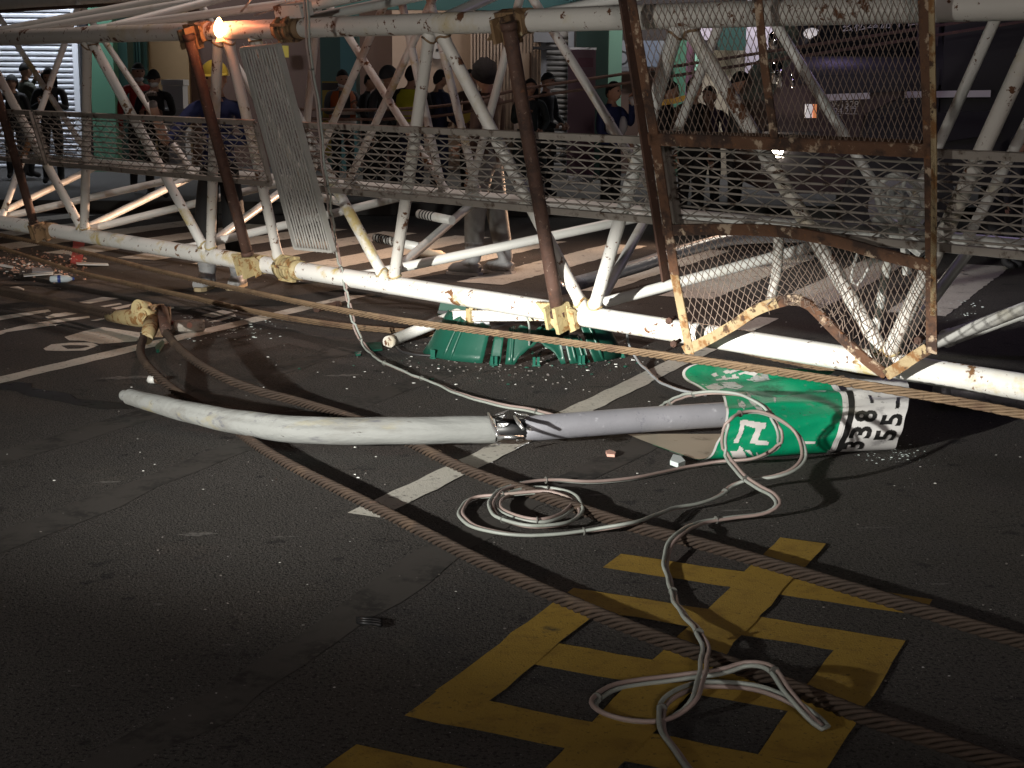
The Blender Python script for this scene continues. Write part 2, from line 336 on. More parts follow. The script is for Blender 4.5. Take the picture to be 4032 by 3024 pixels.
def spline(pts, step=0.05, closed=False):
    """Catmull-Rom through pts, resampled to a constant step"""
    P = [V(q) for q in pts]; n = len(P); out = []
    rng = n if closed else n - 1
    for i in range(rng):
        if closed: a, b, c, d = P[i - 1], P[i], P[(i + 1) % n], P[(i + 2) % n]
        else: a, b, c, d = P[max(i - 1, 0)], P[i], P[i + 1], P[min(i + 2, n - 1)]
        k = max(2, int((c - b).length / (step * 0.25)) + 1)
        for j in range(k):
            t = j / k; out.append(0.5 * ((2 * b) + (c - a) * t + (2 * a - 5 * b + 4 * c - d) * t * t + (3 * b - a - 3 * c + d) * t ** 3))
    if not closed: out.append(P[-1])
    res = [out[0]]; acc = 0.0
    for i in range(1, len(out)):
        seg = out[i] - out[i - 1]; l = seg.length
        while acc + l >= step and l > 1e-9:
            t = (step - acc) / l; q = out[i - 1] + seg * t
            res.append(q); seg = out[i] - q; l = seg.length; out[i - 1] = q; acc = 0.0
        acc += l
    if (res[-1] - out[-1]).length > step * 0.3: res.append(out[-1])
    return res
def frames(pts):
    fr = None; out = []; n = len(pts)
    for i, q in enumerate(pts):
        d = (pts[min(i + 1, n - 1)] - pts[max(i - 1, 0)]).normalized()
        if fr is None:
            up = V((0, 0, 1)) if abs(d.z) < 0.9 else V((1, 0, 0)); fr = (up - d * up.dot(d)).normalized()
        else: fr = (fr - d * fr.dot(d)).normalized()
        out.append((q, d, fr.copy(), d.cross(fr)))
    return out
def rope_mesh(pts, rad, lay=0.20, strands=6, seg=6, per=14):
    mb = MB(); st = lay / per; P = spline(pts, st); rnd = random.Random(len(P)); f1, f2, f3 = rnd.uniform(.5, .9), rnd.uniform(1.3, 2.3), rnd.uniform(0, 6)
    P = [q + V((math.sin(i * st * 3.1 * f1 + f3), math.cos(i * st * 2.3 * f2 + f3), 0)) * rad * .22 for i, q in enumerate(P)]; F = frames(P)
    for k in range(strands):
        ph = 2 * math.pi * k / strands; path = []
        for i, (q, d, a, b) in enumerate(F):
            t = ph - 2 * math.pi * i / per; path.append(q + (a * math.cos(t) + b * math.sin(t)) * (rad * 0.70))
        mb.tube(path, [rad * (0.285 + .025 * math.sin(i * .37 * f2 + k * 2.1)) for i in range(len(path))], seg)
    mb.tube(P[::4] + [P[-1]], rad * 0.46, 6)
    for _ in range(int(len(P) * st * 2)):      # broken wires sticking out
        q, d, a, b = F[rnd.randrange(len(F))]; o = (a * rnd.uniform(-1, 1) + b * rnd.uniform(-1, 1)).normalized(); mb.tube([q + o * rad * .8, q + o * rad * 1.1 + d * .02, q + o * rad * rnd.uniform(1.0, 1.5) + d * .045], .0016, 4, caps=False)
    return mb
def text_geo(body, size, bold=0.0):
    cu = bpy.data.curves.new('t', 'FONT'); cu.body = body; cu.size = size; cu.offset = bold; cu.align_x = 'CENTER'; cu.align_y = 'CENTER'; cu.resolution_u = 3
    o = bpy.data.objects.new('t', cu); COL.objects.link(o); bpy.context.view_layer.update()
    me = o.evaluated_get(bpy.context.evaluated_depsgraph_get()).to_mesh()
    vs = [q.co.copy() for q in me.vertices]; fs = [tuple(f.vertices) for f in me.polygons]
    bpy.data.objects.remove(o); bpy.data.curves.remove(cu); return vs, fs
# ------------------------------------------------------------------ ground, road markings
g = MB()
NX = 40
for i in range(1): g.poly([(-80, -40, 0), (80, -40, 0), (80, 90, 0), (-80, 90, 0)])
ground = build(g, 'asphalt_ground', 'asphalt', kind='structure', label='dark grey asphalt street strewn with chips')
_ya = R(-25.2); GA = V((math.cos(_ya), math.sin(_ya), 0)); GB = V((-math.sin(_ya), math.cos(_ya), 0))
def gl(a, b, z=0.004): return GA * a + GB * b + V((0, 0, z))
def strip(mb, a0, a1, b0, b1, z=0.004, jag=0.006, mi=0):
    # a painted bar with slightly uneven edges
    def edge(p, q):
        n = max(1, int((q - p).length / 0.09)); d = (q - p); nn = V((-d.y, d.x, 0)).normalized()
        return [p + d * (i / n) + nn * (random.uniform(-jag, jag) if 0 < i else 0) for i in range(n)]
    c = [gl(a0, b0, z), gl(a1, b0, z), gl(a1, b1, z), gl(a0, b1, z)]
    pts = []
    for i in range(4): pts += edge(c[i], c[(i + 1) % 4])
    mb.poly(pts, mi)
# the large yellow character painted in the parking bay, stroke by stroke
ch = bpy.data.objects.new('yellow_road_character', None); COL.objects.link(ch); tag(ch, 'large yellow painted character meaning vehicle on dark foreground asphalt', None, None, 'structure')
STK = [(-1.82, -0.755, 4.60, 4.77), (-1.825, -0.76, 4.19, 4.36), (-1.668, -0.93, 3.70, 3.88), (-1.82, -0.76, 3.23, 3.41), (-1.84, -0.50, 2.82, 3.025)]
for k, (a0, a1, b0, b1) in enumerate(STK):
    q = MB(); strip(q, a0, a1, b0, b1, 0.004 + 0.0005 * k); build(q, 'paint_stroke', 'yellow_road_paint', ch)
q = MB(); strip(q, -1.825, -1.665, 3.405, 4.195, 0.0065); build(q, 'paint_stroke', 'yellow_road_paint', ch)
q = MB(); strip(q, -0.93, -0.76, 3.405, 4.195, 0.0068); build(q, 'paint_stroke', 'yellow_road_paint', ch)
q = MB(); strip(q, -1.372, -1.205, 2.3, 5.20, 0.0072); build(q, 'paint_stroke', 'yellow_road_paint', ch)
def struct(mb, name, mt, label=None): return build(mb, name, mt, None, label, None, None, 'structure')
q = MB(); strip(q, -2.935, -2.795, 4.78, 10.3); struct(q, 'parking_line', 'white_road_paint', 'white painted bay line crossing under the bent pole')
q = MB(); strip(q, -6.03, -5.89, 5.2, 9.9); struct(q, 'parking_line', 'white_road_paint', 'white painted bay line behind the rope sockets')
for a0 in (-12.63, -11.76, -10.89, -10.02, -9.15, -8.28, -7.41, -6.54, -5.67, -4.80, -3.93, -3.06, -2.19, -1.32, -0.45):
    q = MB(); strip(q, a0, a0 + 0.42, 10.95 + random.uniform(-.03, .03), 14.3, jag=0.012); struct(q, 'crosswalk_stripe', 'white_road_paint', 'worn white crosswalk bar under the fallen boom')
# worn white lettering beside the sockets (photo zoom of the left side)
def zpoly(pts, name, mt, z=0.004):
    mb = MB(); mb.poly([at(x * 0.633, 1000 + y * 0.633, z) for x, y in pts][::-1]); return struct(mb, name, mt, None)
for P in ([(-200, 412), (0, 385), (300, 345), (318, 357), (0, 412), (-200, 442)], [(-80, 500), (0, 478), (180, 435), (385, 437), (0, 492)],
          [(280, 392), (330, 372), (410, 362), (480, 372), (400, 386), (300, 400)], [(215, 430), (370, 405), (555, 385), (560, 396), (300, 436)],
          [(400, 516), (520, 480), (640, 455), (870, 488), (872, 540), (630, 560), (520, 540), (430, 537)],
          [(270, 588), (320, 562), (430, 552), (570, 550), (615, 568), (530, 600), (390, 603), (285, 600)],
          [(470, 302), (640, 268), (745, 275), (560, 308)], [(600, 328), (745, 305), (760, 312), (640, 332)], [(660, 342), (820, 310), (800, 330), (700, 352)],
          [(1250, 382), (1390, 345), (1500, 350), (1330, 395)], [(1290, 424), (1460, 376), (1470, 388), (1370, 418)], [(900, 345), (1080, 328), (1085, 338), (960, 352)],
          [(0, 492), (40, 488), (10, 500), (-60, 505)], [(560, 415), (700, 385), (720, 392), (600, 416)]):
    zpoly(P, 'worn_lettering', 'white_road_paint')
zpoly([(380, 570), (430, 566), (540, 568), (560, 575), (500, 588), (420, 590)], 'asphalt_patch', 'asphalt', 0.006)
mbr = MB(); mbr.poly([at(x, y, 0.004) for x, y in ((290, 915), (336, 917), (331, 985), (322, 1040), (276, 1040), (286, 980))][::-1]); struct(mbr, 'red_kerb_line', 'red_road_paint', 'short red painted band under the boom')
zpoly([(-40, 818), (110, 795), (200, 805), (190, 830), (330, 850), (430, 870), (470, 900), (800, 930), (830, 960), (640, 968), (500, 945), (370, 915), (160, 880), (100, 850), (-40, 840)], 'dark_patch', 'dark_patch', 0.003)  # dark irregular patch of ground around the left end of the post

mat('scuff', (0.15, 0.14, 0.13), 0.8, var=0.3, scale=20, spots=(((0.07, 0.066, 0.061), 40.0, 0.46, 0.1),))
rnd = random.Random(9)
for (x, y, L, h) in ((780, 2105, 170, 22), (620, 2380, 60, 10), (900, 2540, 60, 9), (1120, 2115, 120, 8), (300, 2700, 60, 12), (1640, 2700, 45, 10), (500, 1490, 260, 16), (1200, 1620, 200, 10), (2900, 2010, 140, 9), (3450, 2080, 160, 10), (3700, 2300, 90, 9), (1350, 1480, 160, 12), (2350, 1950, 110, 8), (420, 1900, 120, 9)):
    up_ = [(x + L * (i / 8 - .5), y - h * .5 * math.sin(math.pi * i / 8) * rnd.uniform(.3, 1) - L * .03 * i / 8) for i in range(9)]; dn_ = [(x + L * (i / 8 - .5), y + h * .5 * math.sin(math.pi * i / 8) * rnd.uniform(.3, 1) - L * .03 * i / 8) for i in range(7, 0, -1)]
    mbs = MB(); mbs.poly([at(a_, b_, .0022) for a_, b_ in (up_ + dn_)][::-1]); struct(mbs, 'asphalt_scuff', 'scuff')
mat('tyre_dirt', (0.042, 0.040, 0.038), 0.9, spec=0.1, var=0.3, scale=9, spots=(((0.074, 0.068, 0.063), 4.0, 0.40, 0.12), ((0.072, 0.066, 0.061), 30.0, 0.5, 0.1)))
mat('crack_dark', (0.006, 0.006, 0.006), 0.9)
for (a0, b0, b1, w_) in ((-3.9, 2.4, 9.5, .20), (-2.35, 2.2, 7.0, .18), (-4.75, 4.0, 9.8, .2), (0.25, 4.0, 7.5, .2)):
    mbs = MB(); n_ = 24; Lf = [gl(a0 + .05 * math.sin(i * .35) - w_ / 2 * rnd.uniform(.6, 1.1), b0 + (b1 - b0) * i / n_, .0016) for i in range(n_ + 1)]; Rf = [gl(a0 + .05 * math.sin(i * .35) + w_ / 2 * rnd.uniform(.6, 1.1), b0 + (b1 - b0) * i / n_, .0016) for i in range(n_ + 1)]
    mbs.add(Lf + Rf, [(i, n_ + 1 + i, n_ + 2 + i, i + 1) for i in range(n_)]); struct(mbs, 'tyre_mark', 'tyre_dirt')
for (a0, b0, da, db, n_) in ((-3.3, 4.1, -.07, .05, 18), (-1.0, 5.6, .06, .05, 26)):
    P_ = []; a_, b_ = a0, b0
    for i in range(n_): P_.append((a_, b_)); a_ += da + rnd.uniform(-.05, .05); b_ += db + rnd.uniform(-.05, .05)
    mbs = MB(); vs_ = []
    for i, (x_, y_) in enumerate(P_): w_ = .0018 * (1 - abs(i / n_ - .5)) * rnd.uniform(.5, 1.4); vs_ += [gl(x_ - w_, y_ + w_, .0019), gl(x_ + w_, y_ - w_, .0019)]
    mbs.add(vs_, [(2 * i, 2 * i + 1, 2 * i + 3, 2 * i + 2) for i in range(n_ - 1)]); struct(mbs, 'asphalt_crack', 'crack_dark')
# ------------------------------------------------------------------ fallen lattice boom
TH = R(15.3); BH, BW, CR = 1.56, 1.50, 0.056
BU = V((0.687, -0.727, 0)).normalized(); BN = V((0.727, 0.687, 0)).normalized()
E1 = V((0, 0, 1)) * math.cos(TH) - BN * math.sin(TH)
E2 = BN * math.cos(TH) + V((0, 0, 1)) * math.sin(TH)
BA = at(2240, 1235, 0.40)
def bp(s, a, b): return BA + BU * s + E1 * a + E2 * b
def s_at(px, a, b):
    P = bp(0, a, b) - CP; c0, c1, d0, d1 = P.dot(RT), BU.dot(RT), P.dot(FW), BU.dot(FW); k = (px - CX) / FPX
    return (k * d0 - c0) / (c1 - k * d1)
def nearp(x, y, b=0.0):            # photo pixel on a plane parallel to the near face
    return onp(x, y, BA + E2 * b, E2)
def sab(P):
    d = P - BA; return d.dot(BU), d.dot(E1), d.dot(E2)
boom = thing('crane_boom', 'long white lattice crane boom lying across the street with rusty struts', 'crane boom', V((BA.x, BA.y, 0.0)))
SL, SR = -9.5, 4.2
CH = {}
for nm, a, b in (('lower near', 0, 0), ('upper near', BH, 0), ('lower far', 0, BW), ('upper far', BH, BW)):
    mb = MB(); mb.tube([bp(SL + (SR - SL) * i / 24, a, b) for i in range(25)], CR, 20)
    CH[nm] = build(mb, 'chord_tube', {'lower near': 'white_paint', 'upper near': 'white_paint_rusty'}.get(nm, 'white_paint_clean'), boom)
def lace(p, q, r, mt='white_paint'):
    d = (q - p).normalized(); bow = V((random.uniform(-1, 1), random.uniform(-1, 1), random.uniform(-1, 1))) * 0.006
    mb = MB(); mb.tube([p, p + d * .075, p + d * .10, (p + q) / 2 + bow, q - d * .10, q - d * .075, q], [r * 1.12, r * 1.10, r, r, r, r * 1.10, r * 1.12], 14); return build(mb, 'lacing_tube', mt, boom)
NEAR = [(-400, -110), (-85, -105), (-85, 335), (340, 335), (350, 818), (856, 832), (890, 1105), (985, 1525), (1692, 1552), (1722, 2310), (2672, 2335), (2692, 3500), (4120, 3490)]
for k, (xt, xb) in enumerate(NEAR):
    Pt, Pb = bp(s_at(xt, BH, 0), BH - 0.02, 0), bp(s_at(xb, 0, 0), 0.02, 0)
    lo = lace(Pt, Pb, 0.034, 'white_paint_rusty' if k % 3 != 1 else 'white_paint'); d = (Pt - Pb).normalized()
    for Q, d_ in ((Pb, d), (Pt, -d)):
        c = Q + d_ * (.055 / max(.5, abs(d_.dot(E1)))); rg = d_.cross(E2).normalized(); wb = MB(); wb.tube([c + (rg * math.cos(q * .5236) + d_.cross(rg) * math.sin(q * .5236)) * .0385 + d_ * (.012 * math.cos(q * 1.0472) + random.uniform(-.002, .002)) for q in range(12)], .0065, 6, closed=True); build(wb, 'weld_bead', 'cast_yellow' if Q is Pb else 'clevis_brown', lo)
FARP = [((72, 183), (244, 448)), ((422, 176), (612, 460)), ((949, 285), (1050, 456)), ((1243, 142), (1215, 430)), ((1370, 142), (1593, 494)), ((1460, 142), (1313, 480)), ((1636, 142), (1475, 490)), ((1612, 147), (1688, 498)), ((1740, 190), (1816, 503)), ((1983, 237), (1911, 513)), ((2180, 128), (2427, 527)), ((2830, 104), (2679, 484)), ((3053, 95), (3305, 503)), ((3922, 66), (3694, 570)), ((3990, 590), (3790, 975))]
for p, q in FARP:
    P, Q = onp(*p, BA + E2 * BW, E2), onp(*q, BA + E2 * BW, E2)
    s0, a0, _ = sab(P); s1, a1, _ = sab(Q); ds = (s1 - s0) / (a1 - a0)
    lace(bp(s0 + ds * (BH - a0), BH, BW), bp(s0 + ds * (0 - a0), 0, BW), 0.028, 'white_paint_clean' if p[0] % 2 else 'white_paint')
BOT = [((15, 833), (323, 684)), ((65, 843), (646, 714)), ((368, 883), (716, 714)), ((433, 883), (776, 800)), ((850, 943), (1100, 760)), ((870, 945), (1100, 890)), ((1574, 1049), (1864, 797)), ((1598, 1049), (2050, 954)), ((2360, 1190), (2536, 873)), ((2432, 1177), (3050, 1010)), ((3480, 1425), (3610, 1255)), ((3698, 1345), (4032, 1220))]
for p, q in BOT:
    P, Q = onp(*p, BA, E1), onp(*q, BA, E1); s0, _, b0 = sab(P); s1, _, b1 = sab(Q); ds = (s1 - s0) / (b1 - b0)
    lace(bp(s0 - ds * b0, 0, 0), bp(s0 + ds * (BW - b0), 0, BW), 0.030, 'white_paint_clean')
TOP = [((0, 120), (330, 57)), ((114, 117), (525, 47)), ((380, 120), (720, 32)), ((456, 104), (900, 44)), ((1260, 65), (1578, 0)), ((1766, 65), (1900, 7)), ((2060, 75), (2420, 0))]
for p, q in TOP:
    P, Q = onp(*p, BA + E1 * BH, E1), onp(*q, BA + E1 * BH, E1); s0, _, b0 = sab(P); s1, _, b1 = sab(Q); ds = (s1 - s0) / (b1 - b0)
    lace(bp(s0 - ds * b0, BH, 0), bp(s0 + ds * (BW - b0), BH, BW), 0.030, 'white_paint_clean')
lace(bp(s_at(0, 0, 0), 0, 0), bp(s_at(0, 0, 0) - 0.35, BH, BW), 0.028)
# connector sleeves / flange rings at the section joint
def sleeve(px, a, b, mt):
    s = s_at(px, a, b); mb = MB()
    for ds, r in ((-0.115, 0.062), (-0.075, 0.079), (-0.02, 0.073), (0.02, 0.081), (0.07, 0.064)):
        mb.tube([bp(s + ds - 0.016, a, b), bp(s + ds + 0.016, a, b)], r, 20)
    mb.tube([bp(s - 0.13, a, b), bp(s + 0.12, a, b)], 0.063, 18)
    for k in range(4):
        t = 2 * math.pi * k / 4 + 0.5; o = E1 * math.cos(t) * 0.075 + E2 * math.sin(t) * 0.075
        mb.beam(bp(s - 0.10, a, b) + o, bp(s + 0.06, a, b) + o, 0.03, 0.018)
    return build(mb, 'joint_sleeve', mt, boom)
sleeve(1150, BH, 0, 'clevis_brown'); sleeve(1145, 0, 0, 'cast_yellow'); sleeve(1590, BH, BW, 'clevis_brown')
mb = MB(); s = s_at(1125, BH, 0); mb.beam(bp(s - .04, BH + 0.10, 0.02), bp(s + .22, BH + 0.10, 0.02), 0.09, 0.075, E1); mb.tube([bp(s, BH + .1, .02), bp(s + .85, BH + .16, 0.35)], 0.038, 12); build(mb, 'pin_bracket', 'white_paint_rusty', boom)
# clevis brackets and the brown struts pinned to them in front of the near face
def clevis(px, a, flip, mt):
    s = s_at(px, a, 0); mb = MB(); u = 1 if flip else -1
    mb.box(bp(s, a - u * 0.01, -0.062), (0.075, 0.07, 0.012), (BU, E1, E2))
    mb.box(bp(s + 0.055, a - u * 0.02, -0.10), (0.012, 0.072, 0.055), (BU, E1, E2)); mb.box(bp(s - 0.03, a - u * 0.02, -0.095), (0.010, 0.06, 0.05), (BU, E1, E2))
    mb.prism([bp(s + 0.055, a - u * 0.08, -0.07), bp(s + 0.055, a + u * 0.05, -0.15), bp(s - 0.16, a - u * 0.075, -0.08)], E2 * 0.02)
    mb.prism([bp(s + 0.07, a + 0.07, -0.05), bp(s + 0.07, a - 0.07, -0.05), bp(s + 0.115, a - 0.05, -0.05), bp(s + 0.115, a + 0.05, -0.05)], E2 * -0.03)
    mb.tube([bp(s - 0.09, a, 0), bp(s + 0.1, a, 0)], 0.0625, 18)
    o = build(mb, 'clevis_bracket', mt, boom)
    for (du, da) in ((0.02, 0.035), (0.02, -0.04), (-0.045, -0.01)):
        bm = MB(); bm.tube([bp(s + du, a + da, -0.06), bp(s + du, a + da, -0.088)], 0.017, 6, smooth=False); bm.tube([bp(s + du, a + da, -0.08), bp(s + du, a + da, -0.102)], 0.008, 8); build(bm, 'bolt', 'chrome' if mt == 'clevis_brown' and du < 0 else mt, o)
clevis(790, BH, True, 'clevis_brown'); clevis(1010, 0, False, 'cast_yellow'); clevis(2035, BH, True, 'clevis_brown'); clevis(2240, 0, False, 'cast_yellow'); clevis(190, 0, False, 'clevis_brown')
for (x0, y0, x1, y1, r) in ((742, 140, 975, 1000, 0.036), (2002, 95, 2198, 1238, 0.036), (-80, 130, 135, 885, 0.034)):
    P, Q = nearp(x0, y0, -0.13), nearp(x1, y1, -0.10); mb = MB(); mb.tube([P + (Q - P) * (i / 8) for i in range(9)], r, 16)
    d = (P - Q).normalized(); mb.tube([Q - d * 0.01, Q + d * 0.018], r * 1.18, 16); mb.tube([P - d * 0.03, P + d * 0.01], r * 1.15, 16)
    build(mb, 'support_strut', 'rust_brown', boom)
# expanded-metal walkway along the near face
def line_a(px, py, b): return sab(nearp(px, py, b))
WBp = -0.055
_, at0, _ = line_a(14, 444, WBp); _, at1, _ = line_a(3900, 602, WBp); _, ab0, _ = line_a(66, 636, WBp); _, ab1, _ = line_a(3900, 980, WBp)
WT, WBm = (at0 + at1) / 2, (ab0 + ab1) / 2
def walkway(s0, s1, skew=0.0):
    root = bpy.data.objects.new('walkway_panel', None); COL.objects.link(root); root.parent = boom
    P = lambda s, a, b=WBp: bp(s, a, b)
    for nm, p, q in (('frame_bar', P(s0, WT), P(s1, WT)), ('frame_bar', P(s0, WBm), P(s1, WBm)), ('frame_bar', P(s0, WT), P(s0, WBm)), ('frame_bar', P(s1, WT), P(s1, WBm))):
        mb = MB(); mb.beam(p, q, 0.018, 0.034 if abs((p - q).dot(E1)) < 1e-3 else 0.03, E2 if abs((p - q).dot(E1)) > 1e-3 else E1); build(mb, nm, 'walk_mesh', root)
    rows = 10; da = (WT - WBm) / rows
    for k in range(1, rows):
        mb = MB(); n = max(2, int((s1 - s0) / 0.25)); ph = random.uniform(0, 6)
        mb.tube([P(s0 + (s1 - s0) * i / n, WBm + da * k + 0.004 * math.sin(i * 0.9 + ph), WBp + 0.006 * math.sin(i * 1.7 + ph)) for i in range(n + 1)], 0.0058, 5); build(mb, 'long_bar', 'walk_mesh', root)
    mb = MB(); pit = 0.148; run = (WT - WBm) / da * pit / 2
    for sg in (1, -1):
        k = s0 - run if sg > 0 else s0
        while k < s1 + (0 if sg > 0 else run):
            a0, a1, x0, x1 = WBm, WT, k, k + sg * run
            lo, hi = (x0, x1) if x0 < x1 else (x1, x0)
            t0 = max(0.0, (s0 - x0) / (x1 - x0), (s1 - x0) / (x1 - x0) if sg < 0 else 0.0) if True else 0
            ts = sorted(((s0 - x0) / (x1 - x0), (s1 - x0) / (x1 - x0))); t0, t1 = max(0.0, ts[0]), min(1.0, ts[1])
            if t1 - t0 > 0.03:
                n = max(2, int((t1 - t0) * 6)); ph = random.uniform(0, 6)
                mb.tube([P(x0 + (x1 - x0) * (t0 + (t1 - t0) * i / n), a0 + (a1 - a0) * (t0 + (t1 - t0) * i / n), WBp - 0.004 * sg + 0.004 * math.sin(i + ph)) for i in range(n + 1)], 0.0030, 4, caps=False)
            k += pit
    build(mb, 'mesh_strand', 'walk_mesh', root, kind='stuff')
    return root
sx = lambda x: s_at(x, (WT + WBm) / 2, WBp)
walkway(s_at(-700, .8, 0), sx(150)); walkway(sx(165), sx(1035)); walkway(sx(1205), sx(2628)); walkway(sx(2650), sx(4300))
# folded grating board hanging across the boom
gr = bpy.data.objects.new('grating_board', None); COL.objects.link(gr); gr.parent = boom; tag(gr, 'grey ribbed grating board standing on end')
TLg, TRg, BLg, BRg = nearp(952, 190, -0.16), nearp(1096, 176, -0.16), nearp(1166, 975, -0.13), nearp(1312, 988, -0.13)
gq = lambda u, v, o=0.0: (TLg * (1 - u) + TRg * u) * (1 - v) + (BLg * (1 - u) + BRg * u) * v - E2 * o
for p, q in (((0, 0), (0, 1)), ((1, 0), (1, 1)), ((0, 0), (1, 0)), ((0, 1), (1, 1))):
    mb = MB(); mb.beam(gq(*p), gq(*q), 0.016, 0.034, E2); build(mb, 'frame_bar', 'grating', gr)
NG = 13
for i in range(1, NG):
    mb = MB(); n = 26; mb.tube([gq(i / NG + 0.006 * math.sin(j * 1.3 + i * 2), j / n, 0.010) for j in range(n + 1)], 0.0072, 5); build(mb, 'rib_bar', 'grating', gr)
mb = MB()
for j in range(26):
    for i in range(NG):
        if (i + j) % 2: mb.beam(gq(i / NG, (j - 0.6) / 26), gq((i + 1) / NG, (j + 1.4) / 26), 0.003, 0.004, E2)
        
build(mb, 'mesh_strand', 'grating', gr, kind='stuff')
# wheel-like sheave block on the far side
sp = onp(3545, 790, BA + E2 * (BW * 0.8), E2); mb = MB()
for rr_, th_ in ((.135, .016), (.075, .010)): mb.tube([sp + BU * math.cos(t * .2618) * rr_ + E1 * math.sin(t * .2618) * rr_ for t in range(24)], th_, 8, closed=True)
for k in range(5): mb.tube([sp, sp + BU * math.cos(k * 1.2566) * .13 + E1 * math.sin(k * 1.2566) * .13], .012, 8)
mb.tube([sp - E2 * 0.05, sp + E2 * .05], 0.035, 16); mb.beam(sp - E1 * .1 - BU * .16, sp - E1 * .28 + BU * .1, .03, .05, E2); mb.beam(sp - E1 * .05, sp - E1 * .40, .03, .04, E2)
sh = build(mb, 'sheave_wheel', 'white_paint_clean', boom)
for k in range(6):
    t = k * math.pi / 3; c = sp + BU * math.cos(t) * 0.055 + E1 * math.sin(t) * 0.055; bm = MB(); bm.tube([c - E2 * 0.03, c], 0.018, 6, smooth=False); build(bm, 'bolt', 'galvanised', sh)
for (pts, r, mt) in (([(3497, 1026), (3470, 1180), (3442, 1330)], 0.022, 'white_paint_clean'), ([(3445, 1000), (3400, 1090), (3365, 1130), (3352, 1080), (3380, 990)], 0.007, 'chip_white'), ([(3068, 900), (3060, 1060), (3036, 1180)], 0.026, 'white_paint_rusty')):
    mb = MB(); mb.tube(spline([nearp(x, y, 0.35) for x, y in pts], 0.05), r, 10); build(mb, 'conduit' if r < 0.03 else 'post', mt, boom)
mb = MB(); mb.tube(spline([nearp(x, y, BW - 0.1) for x, y in ((1265, 778), (1305, 787), (1350, 798))], 0.05), 0.033, 12); build(mb, 'pipe_stub', 'white_paint_clean', boom)
for (x0, y0, x1, y1) in ((1478, 935, 1660, 975), (1650, 842, 1780, 868)):
    P, Q = onp(x0, y0, BA + E2 * 0.75, E2), onp(x1, y1, BA + E2 * 0.75, E2); mb = MB(); mb.tube([P, Q], 0.030, 14); o = build(mb, 'pipe_stub', 'white_paint_clean', boom)
    for k in range(5):
        d = (Q - P).normalized(); c = P + d * (0.03 + 0.028 * k); rm = MB(); rm.tube([c, c + d * 0.010], 0.032, 14); build(rm, 'black_ring', 'black_plastic', o)

# ------------------------------------------------------------------ rusty mesh frame hanging in front of the boom (right)
FB = -0.17
fp = lambda x, y, b=FB: nearp(x, y, b)
frm = thing('rusty_mesh_frame', 'rusty steel frame with diamond wire mesh, its lower rail buckled, in front of the boom', 'mesh frame', V((*fp(3480, 1470).xy, 0.0)))
def fbar(pts, w, mt, name='frame_bar', side=BU, d=E2):
    for p, q in zip(pts, pts[1:]):
        mb = MB(); mb.angle(fp(*p), fp(*q), w, 0.006, d, side); build(mb, name, mt, frm)
fbar([(2452, -90), (2572, 620), (2640, 1080)], 0.055, 'rust_frame'); fbar([(2640, 1080), (2702, 1392)], 0.05, 'rust_frame_yellow')
mb = MB(); mb.beam(fp(2440, -90, FB - .02), fp(2622, 1105, FB - .02), 0.012, 0.05, E2); build(mb, 'post_plate', 'rust_brown', frm)
fbar([(3612, -90), (3640, 640), (3648, 1385)], 0.05, 'rust_frame'); fbar([(3655, -90), (3668, 640), (3665, 1240)], 0.024, 'rust_frame_yellow')
fbar([(2540, 528), (3050, 545), (3650, 572)], 0.052, 'rust_frame', 'cross_rail', -E1)
def curve_rail(pts, w, mt, name, closed=False):
    P = spline([fp(*q) for q in pts], 0.06); mb = MB(); F = frames(P); vs = []; fs = []
    for q, d, a, b in F:
        n = E2; x = d.cross(n).normalized()
        for (i, j) in ((-.5, 0), (.5, 0), (.5, .25), (-.25, .25), (-.25, 1), (-.5, 1)): vs.append(q + x * (i * w) + n * (j * w))
    for i in range(len(F) - 1):
        for k in range(6): fs.append((i * 6 + k, i * 6 + (k + 1) % 6, i * 6 + 6 + (k + 1) % 6, i * 6 + 6 + k))
    mb.add(vs, fs); return build(mb, name, mt, frm)
RAIL2 = [(2592, 908), (2800, 905), (3000, 908), (3140, 922), (3300, 955), (3480, 1005), (3650, 1048)]
curve_rail(RAIL2, 0.052, 'rust_frame', 'bent_rail')
LOW1 = [(2692, 1382), (2760, 1352), (2880, 1285), (2975, 1222), (3060, 1192)]; LOW2 = [(3060, 1192), (3120, 1180), (3180, 1200), (3250, 1270), (3340, 1360), (3420, 1430), (3486, 1478)]; LOW3 = [(3486, 1478), (3550, 1440), (3600, 1405), (3652, 1375)]
curve_rail(LOW1, 0.05, 'rust_frame_yellow', 'buckled_rail'); curve_rail(LOW2, 0.05, 'rust_frame', 'buckled_rail'); curve_rail(LOW3, 0.05, 'rust_frame_yellow', 'buckled_rail')
fbar([(2962, -90), (2992, 240), (3034, 540)], 0.04, 'rust_frame', 'mid_post')
for (x, y) in ((2650, 1255), (2668, 1345), (3630, 1330)):
    mb = MB(); c = fp(x, y); mb.tube([c + E2 * 0.02, c - E2 * 0.045], 0.010, 8); mb.tube([c - E2 * 0.02, c - E2 * 0.035], 0.018, 6); build(mb, 'bolt', 'rust_brown', frm)
def lerp_poly(P, u):
    L = [0.0]
    for a, b in zip(P, P[1:]): L.append(L[-1] + math.hypot(b[0] - a[0], b[1] - a[1]))
    t = u * L[-1]
    for i in range(len(P) - 1):
        if t <= L[i + 1] or i == len(P) - 2:
            k = (t - L[i]) / max(1e-6, L[i + 1] - L[i]); return (P[i][0] + (P[i + 1][0] - P[i][0]) * k, P[i][1] + (P[i + 1][1] - P[i][1]) * k)
